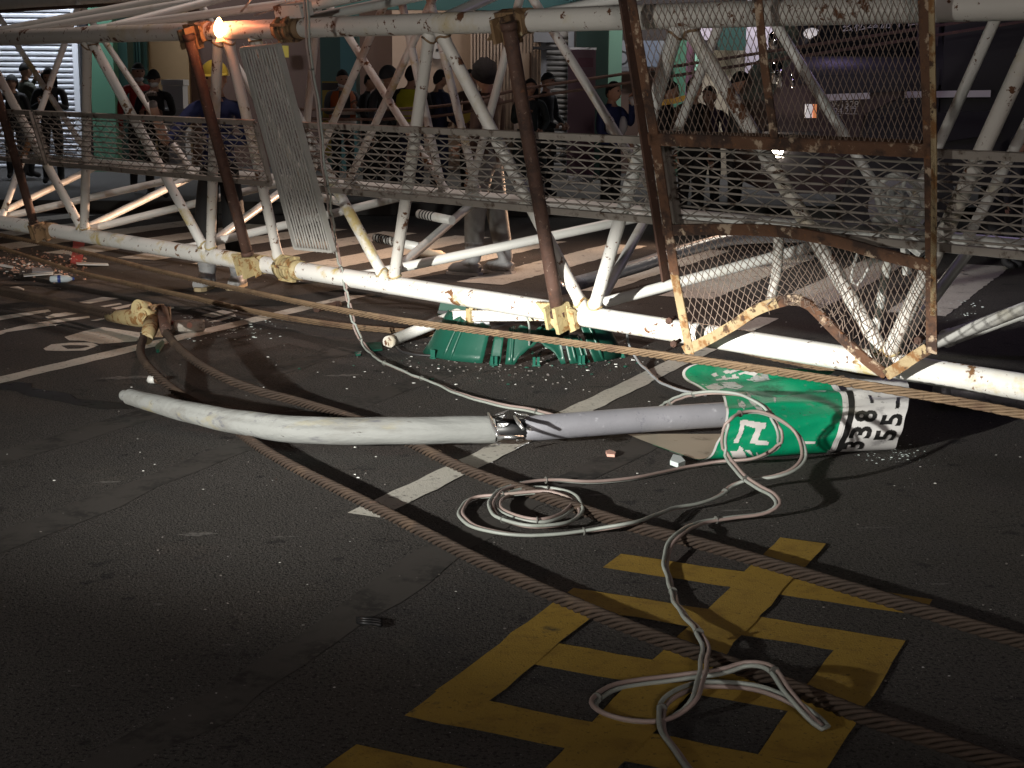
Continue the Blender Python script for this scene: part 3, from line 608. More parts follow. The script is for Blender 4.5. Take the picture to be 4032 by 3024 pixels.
def diamond(top, bot, nu, nv, r, sag, b=FB + 0.012, crumple=0.0):
    mb = MB(); N = {}
    for j in range(nv + 1):
        for i in range(2 * nu + 1):
            u, v = i / (2 * nu), j / nv; a, c = lerp_poly(top, u), lerp_poly(bot, u)
            jit = crumple * v * v * (.08 + 1.2 * math.exp(-((u - .62) / .2) ** 2))
            x = a[0] + (c[0] - a[0]) * v + random.uniform(-1, 1) * (1.2 + 16 * jit); y = a[1] + (c[1] - a[1]) * v + random.uniform(-1, 1) * (1.2 + 14 * jit)
            N[i, j] = fp(x, y, b + sag * math.sin(math.pi * u) * math.sin(math.pi * v) + random.uniform(-1, 1) * 0.05 * jit)
    for j in range(nv):
        for i in range(0, 2 * nu + 1):
            if (i + j) % 2 == 0:
                for k in (i - 1, i + 1):
                    if 0 <= k <= 2 * nu: mb.tube([N[i, j], N[k, j + 1]], r, 4, caps=False, smooth=False)
    return mb
build(diamond([(2515, -90), (3630, -90)], [(2585, 535), (3645, 565)], 44, 20, 0.0018, 0.02), 'wire_mesh', 'rust_wire', frm, kind='stuff')
build(diamond([(2605, 912)] + RAIL2[1:-1] + [(3645, 1045)], [(2700, 1375)] + LOW1[1:] + LOW2[1:] + LOW3[1:], 40, 16, 0.0021, 0.03, crumple=0.5), 'wire_mesh', 'rust_wire', frm, kind='stuff')
mb = MB()
for k in range(34):   # torn, curled wire ends on the buckled rail
    x = 3000 + k * 9 + random.uniform(-8, 8); y = 1178 + random.uniform(-22, 26) + max(0, (x - 3160)) * 0.75; c = fp(x, y, FB - 0.02); d = V((random.uniform(-1, 1), random.uniform(-.6, .6), random.uniform(-1, 1))) * 0.05
    mb.tube([c, c + d * 0.5 + V((0, -.01, .012)), c + d], 0.0018, 4, caps=False)
build(mb, 'curled_wire', 'rust_wire', frm, kind='stuff')

# ------------------------------------------------------------------ wire ropes
def rope(name, pts, rad, mt, label, **kw):
    P = [at(x, y, z) for x, y, z in pts]
    return build(rope_mesh(P, rad, **kw), name, mt, None, label, 'wire rope', 'wire ropes of the crane')
rope('wire_rope', [(-160, 890, .12), (0, 925, .13), (300, 987, .15), (600, 1062, .17), (1000, 1152, .2), (1400, 1233, .23), (1800, 1292, .26), (2250, 1350, .28), (2700, 1412, .32), (3050, 1462, .36), (3400, 1518, .40), (3750, 1578, .38), (4150, 1655, .34)], 0.0205, 'rope_tan', 'tan taut wire rope running in front of the green shells and over the green sign', lay=0.30)
rope('wire_rope', [(-160, 925, .08), (0, 975, .07), (200, 1040, .06), (332, 1078, .05), (700, 1160, .04), (1050, 1236, .03), (1350, 1283, .022), (1620, 1308, .022), (1760, 1318, .03)], 0.0205, 'rope_tan', 'rusty wire rope on the asphalt ending under the left green shell', lay=0.30)
rope('wire_rope', [(2860, 1362, .03), (2950, 1388, .03), (3080, 1416, .03), (3230, 1447, .03), (3380, 1470, .03)], 0.0205, 'rope_tan', 'short length of wire rope between the white chord and the green sign', lay=0.30)
rope('wire_rope', [(-180, 1105, .10), (0, 1152, .10), (150, 1183, .09), (300, 1215, .09), (440, 1248, .10)], 0.024, 'rope_rust', 'thick wire rope entering the yellow socket from the left edge')
rope('wire_rope', [(-180, 1092, .15), (0, 1138, .15), (150, 1168, .14), (300, 1200, .14), (450, 1230, .14)], 0.024, 'rope_rust', 'second thick wire rope lying just behind the one at the left edge')
rope('wire_rope', [(588, 1295, .16), (565, 1340, .15), (556, 1390, .13), (580, 1440, .11), (640, 1500, .07), (720, 1560, .035), (860, 1640, .026), (1050, 1775, .026), (1400, 1962, .026), (1800, 2165, .026), (2150, 2325, .026), (2600, 2520, .026), (3000, 2665, .026), (3400, 2822, .026), (3800, 2955, .026), (4200, 3090, .026)], 0.0245, 'rope_rust', 'rusty thick wire rope curving from the left socket to the bottom right corner')
rope('wire_rope', [(640, 1275, .16), (665, 1320, .16), (700, 1365, .15), (770, 1425, .13), (880, 1488, .10), (1020, 1540, .06), (1170, 1580, .03), (1400, 1650, .026), (1640, 1755, .026), (1850, 1855, .026), (2150, 1960, .026), (2480, 2070, .026), (2750, 2140, .026), (3100, 2240, .026), (3450, 2345, .026), (3750, 2440, .026), (4200, 2580, .026)], 0.0245, 'rope_rust', 'rusty thick wire rope passing under the cable coil to the right edge')
for off, nm in ((0, 'upper of two taut dark wire ropes crossing behind the boom'), (37, 'lower of two taut dark wire ropes crossing behind the boom')):
    P = [atY(x, y + off, 12.5) for x, y in ((1180, 430), (1500, 432), (1800, 410), (2052, 352), (2450, 292), (3050, 200), (3613, 114), (4200, 20))]
    build(rope_mesh(P, 0.0135, lay=0.2, seg=5, per=8), 'wire_rope', 'rope_dark', None, nm, 'wire rope', 'wire ropes of the crane')
P = [bp(s_at(x, BH, BW - .1), BH - 0.05, BW - 0.12) for x in (-400, 0, 300, 700, 1200)]
build(rope_mesh(P, 0.017, lay=0.2, seg=5, per=8), 'wire_rope', 'rope_dark', None, 'dark wire rope lying along the top left of the boom', 'wire rope', 'wire ropes of the crane')
# rope sockets
soc = thing('rope_socket', 'yellow cast rope socket with twin round pin heads at the rope ends', 'rope socket', V((*at(545, 1300).xy, 0)))
c0, c1 = at(430, 1245, .10), at(590, 1255, .15); mb = MB(); mb.tube([c0, c0 + (c1 - c0) * .45, c0 + (c1 - c0) * .75, c1], [.034, .05, .058, .05], 14); build(mb, 'socket_body', 'cast_yellow', soc)
for (x, y, z) in ((548, 1212, .21), (572, 1246, .20)):
    mb = MB(); c = at(x, y, z); d = V((-.45, -.85, .25)).normalized(); mb.tube([c + d * .02, c - d * .07], .05, 18); mb.tube([c + d * .02, c + d * .034], .034, 16); mb.tube([c + d * .034, c + d * .04], .022, 14); build(mb, 'pin_head', 'cast_yellow', soc)
c0, c1 = at(600, 1265, .17), at(578, 1335, .15); mb = MB(); mb.tube([c0, (c0 + c1) / 2, c1], [.05, .046, .033], 14); build(mb, 'socket_cone', 'cast_yellow', soc)
c0, c1 = at(635, 1225, .20), at(655, 1310, .16); mb = MB(); mb.tube([c0, (c0 + c1) / 2, c1], [.042, .038, .03], 14); build(mb, 'socket_cone', 'rust_brown', soc)
mb = MB(); mb.box(at(612, 1262, .12), (.05, .035, .10)); mb.tube(spline([at(600, 1245, .2), at(595, 1215, .24), at(608, 1200, .26), at(618, 1206, .25)], .02), .008, 8); mb.box(at(640, 1240, .16), (.05, .02, .05)); build(mb, 'link_plate', 'clevis_brown', soc)
# sledgehammer
ham = thing('sledgehammer', 'grey sledgehammer head with pink handle eye on the asphalt beside the sockets', 'hammer', V((*at(745, 1300).xy, 0)))
c = at(745, 1283, .045); ax = V((.96, .28, 0)).normalized(); mb = MB(); prof = [(-.098, .030), (-.09, .040), (-.03, .042), (.03, .042), (.085, .040), (.098, .031)]
mb.tube([c + ax * a for a, _ in prof], [r for _, r in prof], 8, smooth=False); build(mb, 'hammer_head', 'hammer_gray', ham)
n = V((.25, -.93, .25)).normalized(); mb = MB(); mb.tube([c + n * .036, c + n * .044], .018, 14); build(mb, 'handle_eye', 'hammer_pink', ham)
mb = MB(); mb.tube([c - n * .02 - ax * .03, at(645, 1262, .05)], .014, 10); build(mb, 'handle', 'handle_red', ham)

# ------------------------------------------------------------------ bent sign post
pole = thing('bent_sign_post', 'bent off-white and grey steel sign post torn open in the middle', 'sign post', V((*at(2000, 1745).xy, 0)))
Pw = spline([at(x, y, z) for x, y, z in ((510, 1562, .09), (700, 1612, .09), (900, 1655, .09), (1150, 1690, .095), (1400, 1697, .10), (1650, 1695, .105), (1850, 1692, .105), (1950, 1690, .105))], .04)
nn = len(Pw); rr = [.0385 + .0225 * min(1, i / (nn * .55)) ** .8 for i in range(nn)]
mb = MB(); mb.tube(Pw, rr, 32, caps=False); Fp = frames(Pw); rnd = random.Random(4)
for i, (q, d, a_, b_) in enumerate(Fp):      # a long crease on the side facing the street, shallow dents and scraped flats
    side = d.cross(V((0, 0, 1))).normalized()
    if side.y > 0: side = -side
    for k_ in range(32):
        p = mb.v[i * 32 + k_]; o_ = p - q; an = math.atan2(o_.z, o_.dot(side)); u_ = i / nn
        f = 1 - .13 * math.exp(-((an - .25 - .35 * math.sin(u_ * 3)) / .20) ** 2) * min(1, 3 * u_) - .07 * math.exp(-((an - 1.0) / .45) ** 2) * (1 + math.sin(u_ * 23)) * (u_ > .35) - .02 * math.sin(u_ * 41 + an * 3)
        mb.v[i * 32 + k_] = q + o_ * f
mb.tube([Pw[0], Pw[0] + (Pw[1] - Pw[0]) * .02], [.0385, .030], 20, caps=False); build(mb, 'outer_tube', 'pole_white', pole)
d0 = (Pw[0] - Pw[1]).normalized(); mb = MB(); mb.tube([Pw[0] - d0 * .02, Pw[0] + d0 * .05, Pw[0] + d0 * .062], [.029, .028, .022], 16); build(mb, 'end_stub', 'pole_white', pole)
Pg = spline([at(x, y, z) for x, y, z in ((2035, 1690, .105), (2200, 1678, .108), (2500, 1655, .112), (2760, 1638, .115), (3000, 1624, .115), (3250, 1610, .115))], .05)
mb = MB(); mb.tube(Pg, [.034] + [.052] + [.0575] * (len(Pg) - 2), 20); build(mb, 'inner_tube', 'pole_gray', pole)
mb = MB(); mb.tube([Pw[-2], Pg[0], Pg[2]], [.05, .045, .05], 14); build(mb, 'dark_core', 'black_plastic', pole)
ctr = (Pw[-1] + Pg[0]) / 2; dx = (Pg[1] - Pg[0]).normalized(); up = V((0, 0, 1)); yy = dx.cross(up)
random.seed(21)
for k in range(15):     # torn, folded steel petals round the break
    t = 2 * math.pi * k / 15 + random.uniform(-.15, .15); t2 = t + 0.36; rad = .062; side = Pw[-1] if k % 3 else Pg[1]
    sgn = 1 if k % 3 else -1; o = lambda a, r: up * math.cos(a) * r + yy * math.sin(a) * r
    L = random.uniform(.03, .075); fl = random.uniform(-.015, .03); mb = MB()
    a, b_, c_, d_ = side + o(t, rad), side + o(t2, rad), side + dx * sgn * L + o(t + .1, rad + fl), side + dx * sgn * L * .6 + o(t2 - .05, rad + fl * .4)
    mb.prism([a, b_, d_, c_], o(t, .002)); build(mb, 'torn_petal', 'torn_metal', pole)
for (x0, y0, x1, y1) in ((1922, 1628, 1962, 1720), (1962, 1720, 2060, 1722), (2025, 1640, 2060, 1690)):
    mb = MB(); mb.tube([at(x0, y0, .17), at((x0 + x1) / 2, (y0 + y1) / 2, .178), at(x1, y1, .16)], [.006, .009, .007], 6); build(mb, 'torn_strip', 'torn_metal', pole)
mb = MB()
for (x0, y0, x1, y1) in ((2150, 1668, 2165, 1690), (2165, 1690, 2210, 1672), (2185, 1705, 2200, 1690), (2210, 1672, 2252, 1696), (2235, 1690, 2205, 1688)):
    pass
# ------------------------------------------------------------------ folded green street sign
SG = [((2805, 1437, 7.22), (3565, 1487, 7.0)), ((2687, 1470, 7.08), (3578, 1508, 6.92)), ((2752, 1528, 6.86), (3581, 1535, 6.80)), ((2836, 1549, 6.72), (3580, 1562, 6.70)), ((2856, 1600, 6.58), (3576, 1600, 6.60)), ((2857, 1655, 6.48), (3562, 1660, 6.54)), ((2826, 1735, 6.42), (3540, 1722, 6.54)), ((2748, 1810, None), (3508, 1768, None)), ((2470, 1712, None), (3400, 1700, None))]
def gp(q): return at(q[0], q[1], 0.006) if q[2] is None else atY(*q)
SL_, SR_ = [gp(a) for a, _ in SG], [gp(b) for _, b in SG]
def cr(P, v):
    i = min(int(v), len(P) - 2); t = v - i; a, b, c, d = P[max(i - 1, 0)], P[i], P[i + 1], P[min(i + 2, len(P) - 1)]
    return 0.5 * ((2 * b) + (c - a) * t + (2 * a - 5 * b + 4 * c - d) * t * t + (3 * b - a - 3 * c + d) * t ** 3)
def sheet(t, v):
    p = cr(SL_, v).lerp(cr(SR_, v), t)
    p.z += 0.010 * math.sin(t * 9 + v * 2.1) * math.sin(v * 1.3) * (1 if v < 4 else 0.3) - 0.03 * math.exp(-((t - .32) / .14) ** 2 - ((v - 2.4) / .9) ** 2)
    dn = .010 * math.sin(8 * t + 1.7 * v + .6) * math.sin(2.9 * v - 3 * t) + .0045 * math.sin(21 * t + 4 * v) + .014 * math.exp(-((t - .78) / .07) ** 2 - ((v - 3.4) / .5) ** 2) - .02 * math.exp(-((t - .12) / .08) ** 2 - ((v - 4.1) / .5) ** 2)
    if v > 3: p.y += dn * min(1, v - 3) * (1 if v < 6 else max(0, 7 - v))
    if v < 4: p.z += dn * min(1, 4 - v)
    p.z = max(p.z, 0.004); return p
def snorm(t, v):
    e = .01; n = (sheet(t + e, v) - sheet(t - e, v)).cross(sheet(t, v + e) - sheet(t, v - e)).normalized(); return n
MV = 7.0
def sgn_out(t, v):
    n = snorm(t, v); return n if n.dot(CP - sheet(t, v)) > 0 else -n
sign = thing('street_sign', 'folded green street sign with white number strip lying on the asphalt', 'street sign', V((*sheet(.5, 7).xy, 0)))
NT, NVs = 48, 64
def sheet_mesh(t0, t1, v0, v1, nt_, nv_, off, flip=False):
    vs = []; fs = []
    for j in range(nv_ + 1):
        for i in range(nt_ + 1):
            t, v = t0 + (t1 - t0) * i / nt_, v0 + (v1 - v0) * j / nv_; n = snorm(t, min(max(v, .02), 7.97)); vs.append(sheet(t, v) + n * off)
    for j in range(nv_):
        for i in range(nt_):
            a = j * (nt_ + 1) + i; f = (a, a + 1, a + nt_ + 2, a + nt_ + 1); fs.append(f[::-1] if flip else f)
    mb = MB(); mb.add(vs, fs, 0, True); return mb
nd = 1 if snorm(.6, 5).dot(CP - sheet(.6, 5)) > 0 else -1
build(sheet_mesh(0, 0.645, 0, 7.6, NT, NVs, 0.0015 * nd), 'green_face', 'sign_green', sign)
build(sheet_mesh(0.645, 1.0, 0, 7.6, 24, NVs, 0.0015 * nd), 'number_strip', 'sign_white', sign)
build(sheet_mesh(0, 1.0, 0, 8.0, NT, NVs, -0.0012 * nd), 'sign_back', 'sign_back', sign)
mbl = MB()
for t in (0.862,): mbl = sheet_mesh(0.640, 0.664, 0, 7.5, 2, NVs, 0.0026 * nd)
build(mbl, 'white_border', 'sign_white', sign)
build(sheet_mesh(0.0, 0.013, 0.0, 7.4, 1, NVs, 0.0026 * nd), 'white_border', 'sign_white', sign)
build(sheet_mesh(0.0, 0.45, 0.0, 0.07, 20, 1, 0.0026 * nd), 'white_border', 'sign_white', sign)
build(sheet_mesh(0.672, 0.706, 0.4, 7.45, 2, NVs, 0.0032 * nd), 'black_border', 'sign_black', sign)
def suv(px, py, vlo, vhi):
    best = None
    t0, t1, v0, v1 = 0.0, 1.0, vlo, vhi
    for it in range(4):
        n = 16; loc = None
        for i in range(n + 1):
            for j in range(n + 1):
                t, v = t0 + (t1 - t0) * i / n, v0 + (v1 - v0) * j / n; x, y = proj(sheet(t, v)); e = (x - px) ** 2 + (y - py) ** 2
                if loc is None or e < loc[0]: loc = (e, t, v)
        dt, dv = (t1 - t0) / 8, (v1 - v0) / 8; t0, t1 = max(0, loc[1] - dt), min(1, loc[1] + dt); v0, v1 = max(vlo, loc[2] - dv), min(vhi, loc[2] + dv); best = loc
    return best[1], best[2]
def inside(x, y, P):
    c = False; n = len(P)
    for i in range(n):
        (x0, y0), (x1, y1) = P[i], P[i - 1]
        if (y0 > y) != (y1 > y) and x < (x1 - x0) * (y - y0) / (y1 - y0) + x0: c = not c
    return c
def cells(test, t0, t1, v0, v1, ct, cv, off):
    """the sheet's own surface, cut into small cells wherever test(t, v) holds"""
    mb = MB(); idx = {}; vs = []; fs = []
    nt_, nv_ = int((t1 - t0) / ct) + 1, int((v1 - v0) / cv) + 1
    def vid(i, j):
        if (i, j) not in idx:
            t, v = min(max(t0 + ct * i, 0), 1), min(max(v0 + cv * j, .03), 7.9); idx[i, j] = len(vs); vs.append(sheet(t, v) + snorm(t, v) * off * nd)
        return idx[i, j]
    for i in range(nt_):
        for j in range(nv_):
            if test(t0 + ct * (i + .5), v0 + cv * (j + .5)): fs.append((vid(i, j), vid(i + 1, j), vid(i + 1, j + 1), vid(i, j + 1)))
    mb.add(vs, fs); return mb
def decal(P, name, mt, off=0.0036, vr=(3.0, 7.0), z=(2640, 1400, .452)):
    Q = [suv(z[0] + x * z[2], z[1] + y * z[2], *vr) for x, y in P]; ts, vs_ = [q[0] for q in Q], [q[1] for q in Q]
    return build(cells(lambda t, v: inside(t, v, Q), min(ts), max(ts), min(vs_), max(vs_), .0038, .045, off), name, mt, sign)
def glyph(body, px, py, h, mt='sign_black', name='number', bold=.030):
    vs, fs = text_geo(body, 1.0, bold); ys = [q.y for q in vs]; xs = [q.x for q in vs]; hh = h / (max(ys) - min(ys)); cx, cy = (max(xs) + min(xs)) / 2, (max(ys) + min(ys)) / 2
    polys = [[(vs[i].x, vs[i].y) for i in f] for f in fs]
    t, v = suv(px, py, 3.0, 7.2); e = .01; lt = ((sheet(t + e, v) - sheet(t - e, v)) / (2 * e)).length; lv = ((sheet(t, v + e) - sheet(t, v - e)) / (2 * e)).length
    def test(tt, vv):           # reading direction runs up the sheet (-v), glyph tops point to -t
        y, x = (t - tt) * lt / hh + cy, (v - vv) * lv / hh + cx; return any(inside(x, y, P) for P in polys)
    rt_, rv_ = .6 * h / lt, .75 * (max(xs) - min(xs)) * hh / lv
    return build(cells(test, t - rt_, t + rt_, v - rv_, v + rv_, .0028 / lt, .0028 / lv, .0036), name, mt, sign)
for b, x, y in (('8', 3409, 1640), ('3', 3389, 1703), ('3', 3360, 1752), ('5', 3510, 1653), ('5', 3488, 1714)): glyph(b, x, y, .098)
decal([(1726, 318), (1750, 316), (1770, 420), (1744, 423)], 'number', 'sign_black'); decal([(1972, 345), (1997, 345), (1986, 467), (1960, 466)], 'number', 'sign_black')
glyph('i', 3178, 1742, .075, 'sign_text_white', 'letter', .01)
for P, vr in (([(608, 570), (645, 565), (590, 765), (546, 760), (592, 660)], (3, 7)), ([(645, 565), (832, 590), (822, 642), (795, 636), (760, 738), (855, 748), (848, 778), (690, 770), (742, 634), (640, 608)], (3, 7)),
              ([(520, 835), (580, 830), (600, 790), (735, 800), (742, 838), (700, 850), (690, 826), (628, 820), (606, 848), (700, 862), (540, 878), (490, 870)], (4, 7.4)),
              ([(352, 170), (395, 155), (420, 180), (380, 195)], (0, 3)), ([(455, 145), (500, 128), (530, 150), (490, 168)], (0, 3)), ([(500, 150), (605, 116), (622, 130), (520, 166)], (0, 3)), ([(398, 212), (590, 188), (597, 203), (400, 227)], (0, 3)),
              ([(440, 190), (472, 180), (506, 215), (480, 224)], (0, 3)), ([(530, 175), (562, 166), (590, 200), (560, 210)], (0, 3)), ([(592, 160), (675, 138), (686, 152), (602, 174)], (0, 3)), ([(640, 165), (740, 182), (766, 150), (690, 140)], (0, 3))):
    decal(P, 'letter', 'sign_text_white', vr=vr)
for P, vr in (([(300, 275), (420, 240), (560, 235), (640, 275), (580, 300), (480, 285), (420, 305), (330, 300)], (.3, 3.6)), ([(660, 215), (780, 160), (850, 175), (900, 215), (830, 225), (740, 235)], (.3, 3.6)), ([(1100, 262), (1160, 228), (1290, 250), (1400, 245), (1360, 290), (1345, 325), (1240, 300), (1180, 310)], (2.2, 6)),
              ([(575, 385), (625, 400), (655, 430), (640, 475), (600, 450)], (2.6, 6)), ([(680, 390), (720, 400), (790, 455), (830, 520), (790, 515), (735, 460)], (2.6, 6)), ([(615, 312), (660, 312), (700, 370), (670, 372)], (2.4, 6)), ([(850, 312), (905, 330), (915, 415), (900, 405), (885, 350)], (2.4, 6))):
    decal(P, 'scrape', 'sign_scrape', .0030, vr)

# ------------------------------------------------------------------ electric cables
def cable(name, label, pts, step=0.03, r=0.0066, mats=('cable_green', 'cable_pink'), gap=0.0084, tw=0.35, ties=0.55, world=False):
    P = pts if world else [at(x, y, z) for x, y, z in pts]
    C = spline(P, step); C = [q + V((math.sin(i * .31) * .004 + math.sin(i * .83 + 1) * .002, math.cos(i * .27) * .004 + math.sin(i * .71) * .002, abs(math.sin(i * .19)) * .003)) for i, q in enumerate(C)]; F = frames(C); root = thing(name, label, 'cable', V((C[-1].x, C[-1].y, 0)))
    n2 = len(mats)
    for k, mt in enumerate(mats):
        path = []
        for i, (q, d, a, b) in enumerate(F):
            t = tw * math.sin(i * step * 2.1) * 2.2 + k * math.pi; z = a if abs(d.z) > .8 else V((0, 0, 1)); s_ = d.cross(z).normalized() if n2 > 1 else b
            o = (s_ * math.cos(t) + z * math.sin(t) * .8) * (gap if n2 > 1 else 0); pq = q + o; pq.z = max(pq.z, r * .9); path.append(pq)
        mb = MB(); mb.tube(path, r, 8); build(mb, 'wire', mt, root)
    if ties:
        acc = 0.2
        for i in range(1, len(F)):
            acc += step
            if acc > ties:
                acc = random.uniform(-.35, .25); q, d, a, b = F[i]; mb = MB(); mb.tube([q - d * .003, q + d * .003], r * 2.28 if n2 > 1 else r * 1.4, 10); build(mb, 'tie', 'cable_tie', root)
    return root
random.seed(5)
hang = [nearp(x, y, -0.34) for x, y in ((1200, -90), (1206, 60), (1222, 220), (1244, 380), (1266, 560), (1288, 740))] + [atY(1312, 900, 9.55), atY(1342, 1050, 9.45), atY(1372, 1195, 9.3), atY(1402, 1290, 9.2)] + [at(x, y, .012) for x, y in ((1440, 1368), (1500, 1422), (1600, 1468), (1690, 1502), (1800, 1548), (1950, 1592), (2080, 1615), (2220, 1650))]
cable('electric_cable', 'pale green and pink twin cable hanging over the boom down to the asphalt', hang, world=True, ties=0.7)
main = [(2560, 1640, .012), (2600, 1606, .05), (2640, 1583, .14), (2710, 1556, .24), (2820, 1547, .30), (2930, 1562, .32), (3010, 1602, .30), (3052, 1660, .25), (3075, 1712, .20), (3050, 1768, .13), (2960, 1808, .06), (2800, 1826, .02), (2650, 1850, .012), (2500, 1886, .012), (2330, 1898, .02), (2180, 1892, .03), (2050, 1905, .035), (1960, 1945, .035), (1930, 2000, .035), (1985, 2048, .035), (2100, 2076, .035), (2230, 2060, .035), (2290, 2005, .035), (2240, 1945, .03), (2120, 1925, .03), (2010, 1945, .03), (1960, 1995, .03), (2030, 2040, .03), (2150, 2050, .03), (2235, 2015, .03), (2250, 1975, .03), (2150, 1940, .04), (1980, 1950, .03), (1860, 1965, .015), (1812, 2012, .012), (1850, 2064, .012), (1960, 2098, .012), (2150, 2108, .012), (2330, 2092, .02), (2480, 2062, .055), (2640, 2010, .03), (2800, 1970, .03), (2880, 1915, .05), (2960, 1888, .08), (3060, 1876, .10), (3130, 1850, .12), (3165, 1795, .16), (3140, 1720, .22), (3075, 1655, .28), (3000, 1625, .31), (2930, 1628, .31), (2872, 1660, .29), (2846, 1725, .22), (2860, 1795, .15), (2910, 1860, .11), (2985, 1918, .09), (3045, 1950, .08), (3058, 1990, .06), (3000, 2025, .03), (2880, 2042, .02), (2760, 2060, .02), (2680, 2100, .05), (2632, 2165, .03), (2625, 2250, .012), (2648, 2340, .012), (2700, 2430, .035), (2760, 2510, .055), (2782, 2575, .05), (2762, 2660, .06), (2728, 2745, .05), (2672, 2808, .02), (2600, 2845, .012), (2480, 2842, .012), (2375, 2810, .012), (2338, 2762, .012), (2400, 2712, .012), (2520, 2688, .012), (2680, 2668, .02), (2840, 2648, .05), (2950, 2618, .07), (3030, 2640, .09), (3100, 2725, .07), (3170, 2805, .04), (3235, 2862, .015), (3262, 2866, .015), (3200, 2815, .02), (3080, 2750, .04), (2940, 2706, .03), (2790, 2694, .02), (2680, 2722, .03), (2612, 2785, .02), (2600, 2860, .02), (2640, 2940, .012), (2720, 3030, .012), (2800, 3110, .012)]
cable('electric_cable', 'grey-green and pink twin cable looped over the sign and coiled on the foreground asphalt', main, step=0.025, ties=0.6)
cable('electric_cable', 'single grey cable trailing from the right green shell towards the sign', [(2462, 1262, .30), (2470, 1330, .16), (2500, 1400, .05), (2545, 1460, .01), (2610, 1510, .01), (2690, 1542, .01), (2780, 1556, .01)], r=0.0075, mats=('cable_gray',), ties=0)
cable('electric_cable', 'thin dark cable curving around the left green shell', [(1560, 1365, .01), (1580, 1385, .008), (1640, 1398, .008), (1740, 1402, .008)], r=0.007, mats=('dark_rubber',), ties=0)
cable('electric_cable', 'short pale wire bent over the middle green shell', [(2055, 1212, .32), (2075, 1260, .28), (2086, 1320, .18), (2084, 1370, .09), (2060, 1398, .03), (2040, 1402, .01)], r=0.006, mats=('cable_green',), ties=0)

# ------------------------------------------------------------------ smashed green shells under the boom
EC = at(2062, 1388); EX, EY = 0.60, 0.42
def shell(name, label, a0, a1, hfn, tilt=0.18, jag=0.03, jagb=None, ribs=(), seed=1):
    rnd = random.Random(seed); root = thing(name, label, 'plastic shell', V((EC.x + EX * math.cos((a0 + a1) / 2), EC.y + EY * math.sin((a0 + a1) / 2), 0)), 'smashed green shells')
    n = max(6, int((a1 - a0) / 0.045)); vs = []; fs = []
    for i in range(n + 1):
        a = a0 + (a1 - a0) * i / n; h = hfn((a - a0) / (a1 - a0)) + rnd.uniform(-jag, jag) * .5; zb = 0.004 + (max(0, jagb((a - a0) / (a1 - a0)) + rnd.uniform(-.012, .012)) if jagb else 0)
        for k in range(6):
            t = k / 5; z = zb + (h - zb) * t; s_ = 1 - tilt * (z / .2) ** 1.15 + .02 * (k == 0)
            p = EC + V((EX * math.cos(a) * s_, EY * math.sin(a) * s_, z)); vs.append(p); vs.append(p + V((-math.cos(a) * .006, -math.sin(a) * .006, 0)))
    for i in range(n):
        for k in range(5):
            o, p = i * 12 + k * 2, (i + 1) * 12 + k * 2; fs += [(o, p, p + 2, o + 2), (o + 1, o + 3, p + 3, p + 1)]
        fs += [(i * 12 + 10, (i + 1) * 12 + 10, (i + 1) * 12 + 11, i * 12 + 11), (i * 12, i * 12 + 1, (i + 1) * 12 + 1, (i + 1) * 12)]
    for o in (0, n * 12): fs += [(o + 2 * k, o + 2 * k + 2, o + 2 * k + 3, o + 2 * k + 1) for k in range(5)]
    mb = MB(); mb.add(vs, fs, 0, True); build(mb, 'shell_wall', 'green_plastic', root)
    for rb in ribs:
        a = a0 + (a1 - a0) * rb; h = hfn(rb) * .95; mb = MB(); P = []
        for k in range(5):
            z = .01 + h * k / 4; s_ = 1.006 - tilt * (z / .2) ** 1.15; P.append(EC + V((EX * math.cos(a) * s_, EY * math.sin(a) * s_, z)))
        mb.tube(P, .010, 6); build(mb, 'rib', 'green_plastic', root)
    a = (a0 + a1) / 2
    for da in (-.02, .02):
        mb = MB(); c = EC + V((EX * math.cos(a + da) * 1.03, EY * math.sin(a + da) * 1.03, 0)); mb.box(c + V((0, -.006, .022)), (.008, .008, .03)); mb.box(c + V((0, -.012, -.0)), (.012, .012, .006)); build(mb, 'clip', 'green_glassy', root)
    return root
shell('green_shell', 'left smashed dark green plastic shell under the boom with rounded side', 3.0, 4.30, lambda t: .235 + .02 * math.sin(t * 5), ribs=(.62, .7), seed=2)
shell('green_shell', 'narrow upright strip of green plastic shell beside the left shell', 4.37, 4.48, lambda t: .17, jag=.02, seed=3)
shell('green_shell', 'middle green plastic shell with a ragged hole at its foot', 4.53, 5.12, lambda t: .215 - .02 * t, jagb=lambda t: .115 * max(0, math.sin((t - .18) / .74 * math.pi)) ** .7 if .18 < t < .92 else 0, ribs=(.1,), seed=4)
shell('green_shell', 'green plastic shell with two straight edges right of the ragged hole', 5.17, 5.40, lambda t: .15, ribs=(.3, .7), seed=5)
shell('green_shell', 'right smashed green plastic shell with rounded side', 5.46, 6.55, lambda t: .255 - .07 * t, ribs=(.12,), seed=6)
wing = thing('green_shell', 'tall green plastic fin with a black band standing left of the white bar', 'plastic shell', V((*at(1760, 1330).xy, 0)), 'smashed green shells')
mb = MB(); W = [atY(x, y, 9.75) for x, y in ((1735, 1190), (1785, 1162), (1832, 1160), (1836, 1232), (1800, 1290), (1770, 1340), (1700, 1345), (1712, 1280), (1725, 1225))]; mb.prism(W, V((.01, .02, 0))); build(mb, 'fin', 'green_plastic', wing)
mb = MB(); mb.prism([atY(x, y, 9.74) for x, y in ((1722, 1221), (1838, 1229), (1836, 1240), (1720, 1233))], V((.005, -.012, 0))); build(mb, 'black_band', 'black_plastic', wing)
bar = thing('bracket_bar', 'flat off-white steel bar with a clamp under the boom chord', 'steel bar', V((*at(2000, 1300).xy, 0)))
A_, B_ = atY(1790, 1243, 8.95), atY(2215, 1240, 8.55); mb = MB(); mb.beam(A_, B_, .035, .062); build(mb, 'bar', 'white_paint_rusty', bar)
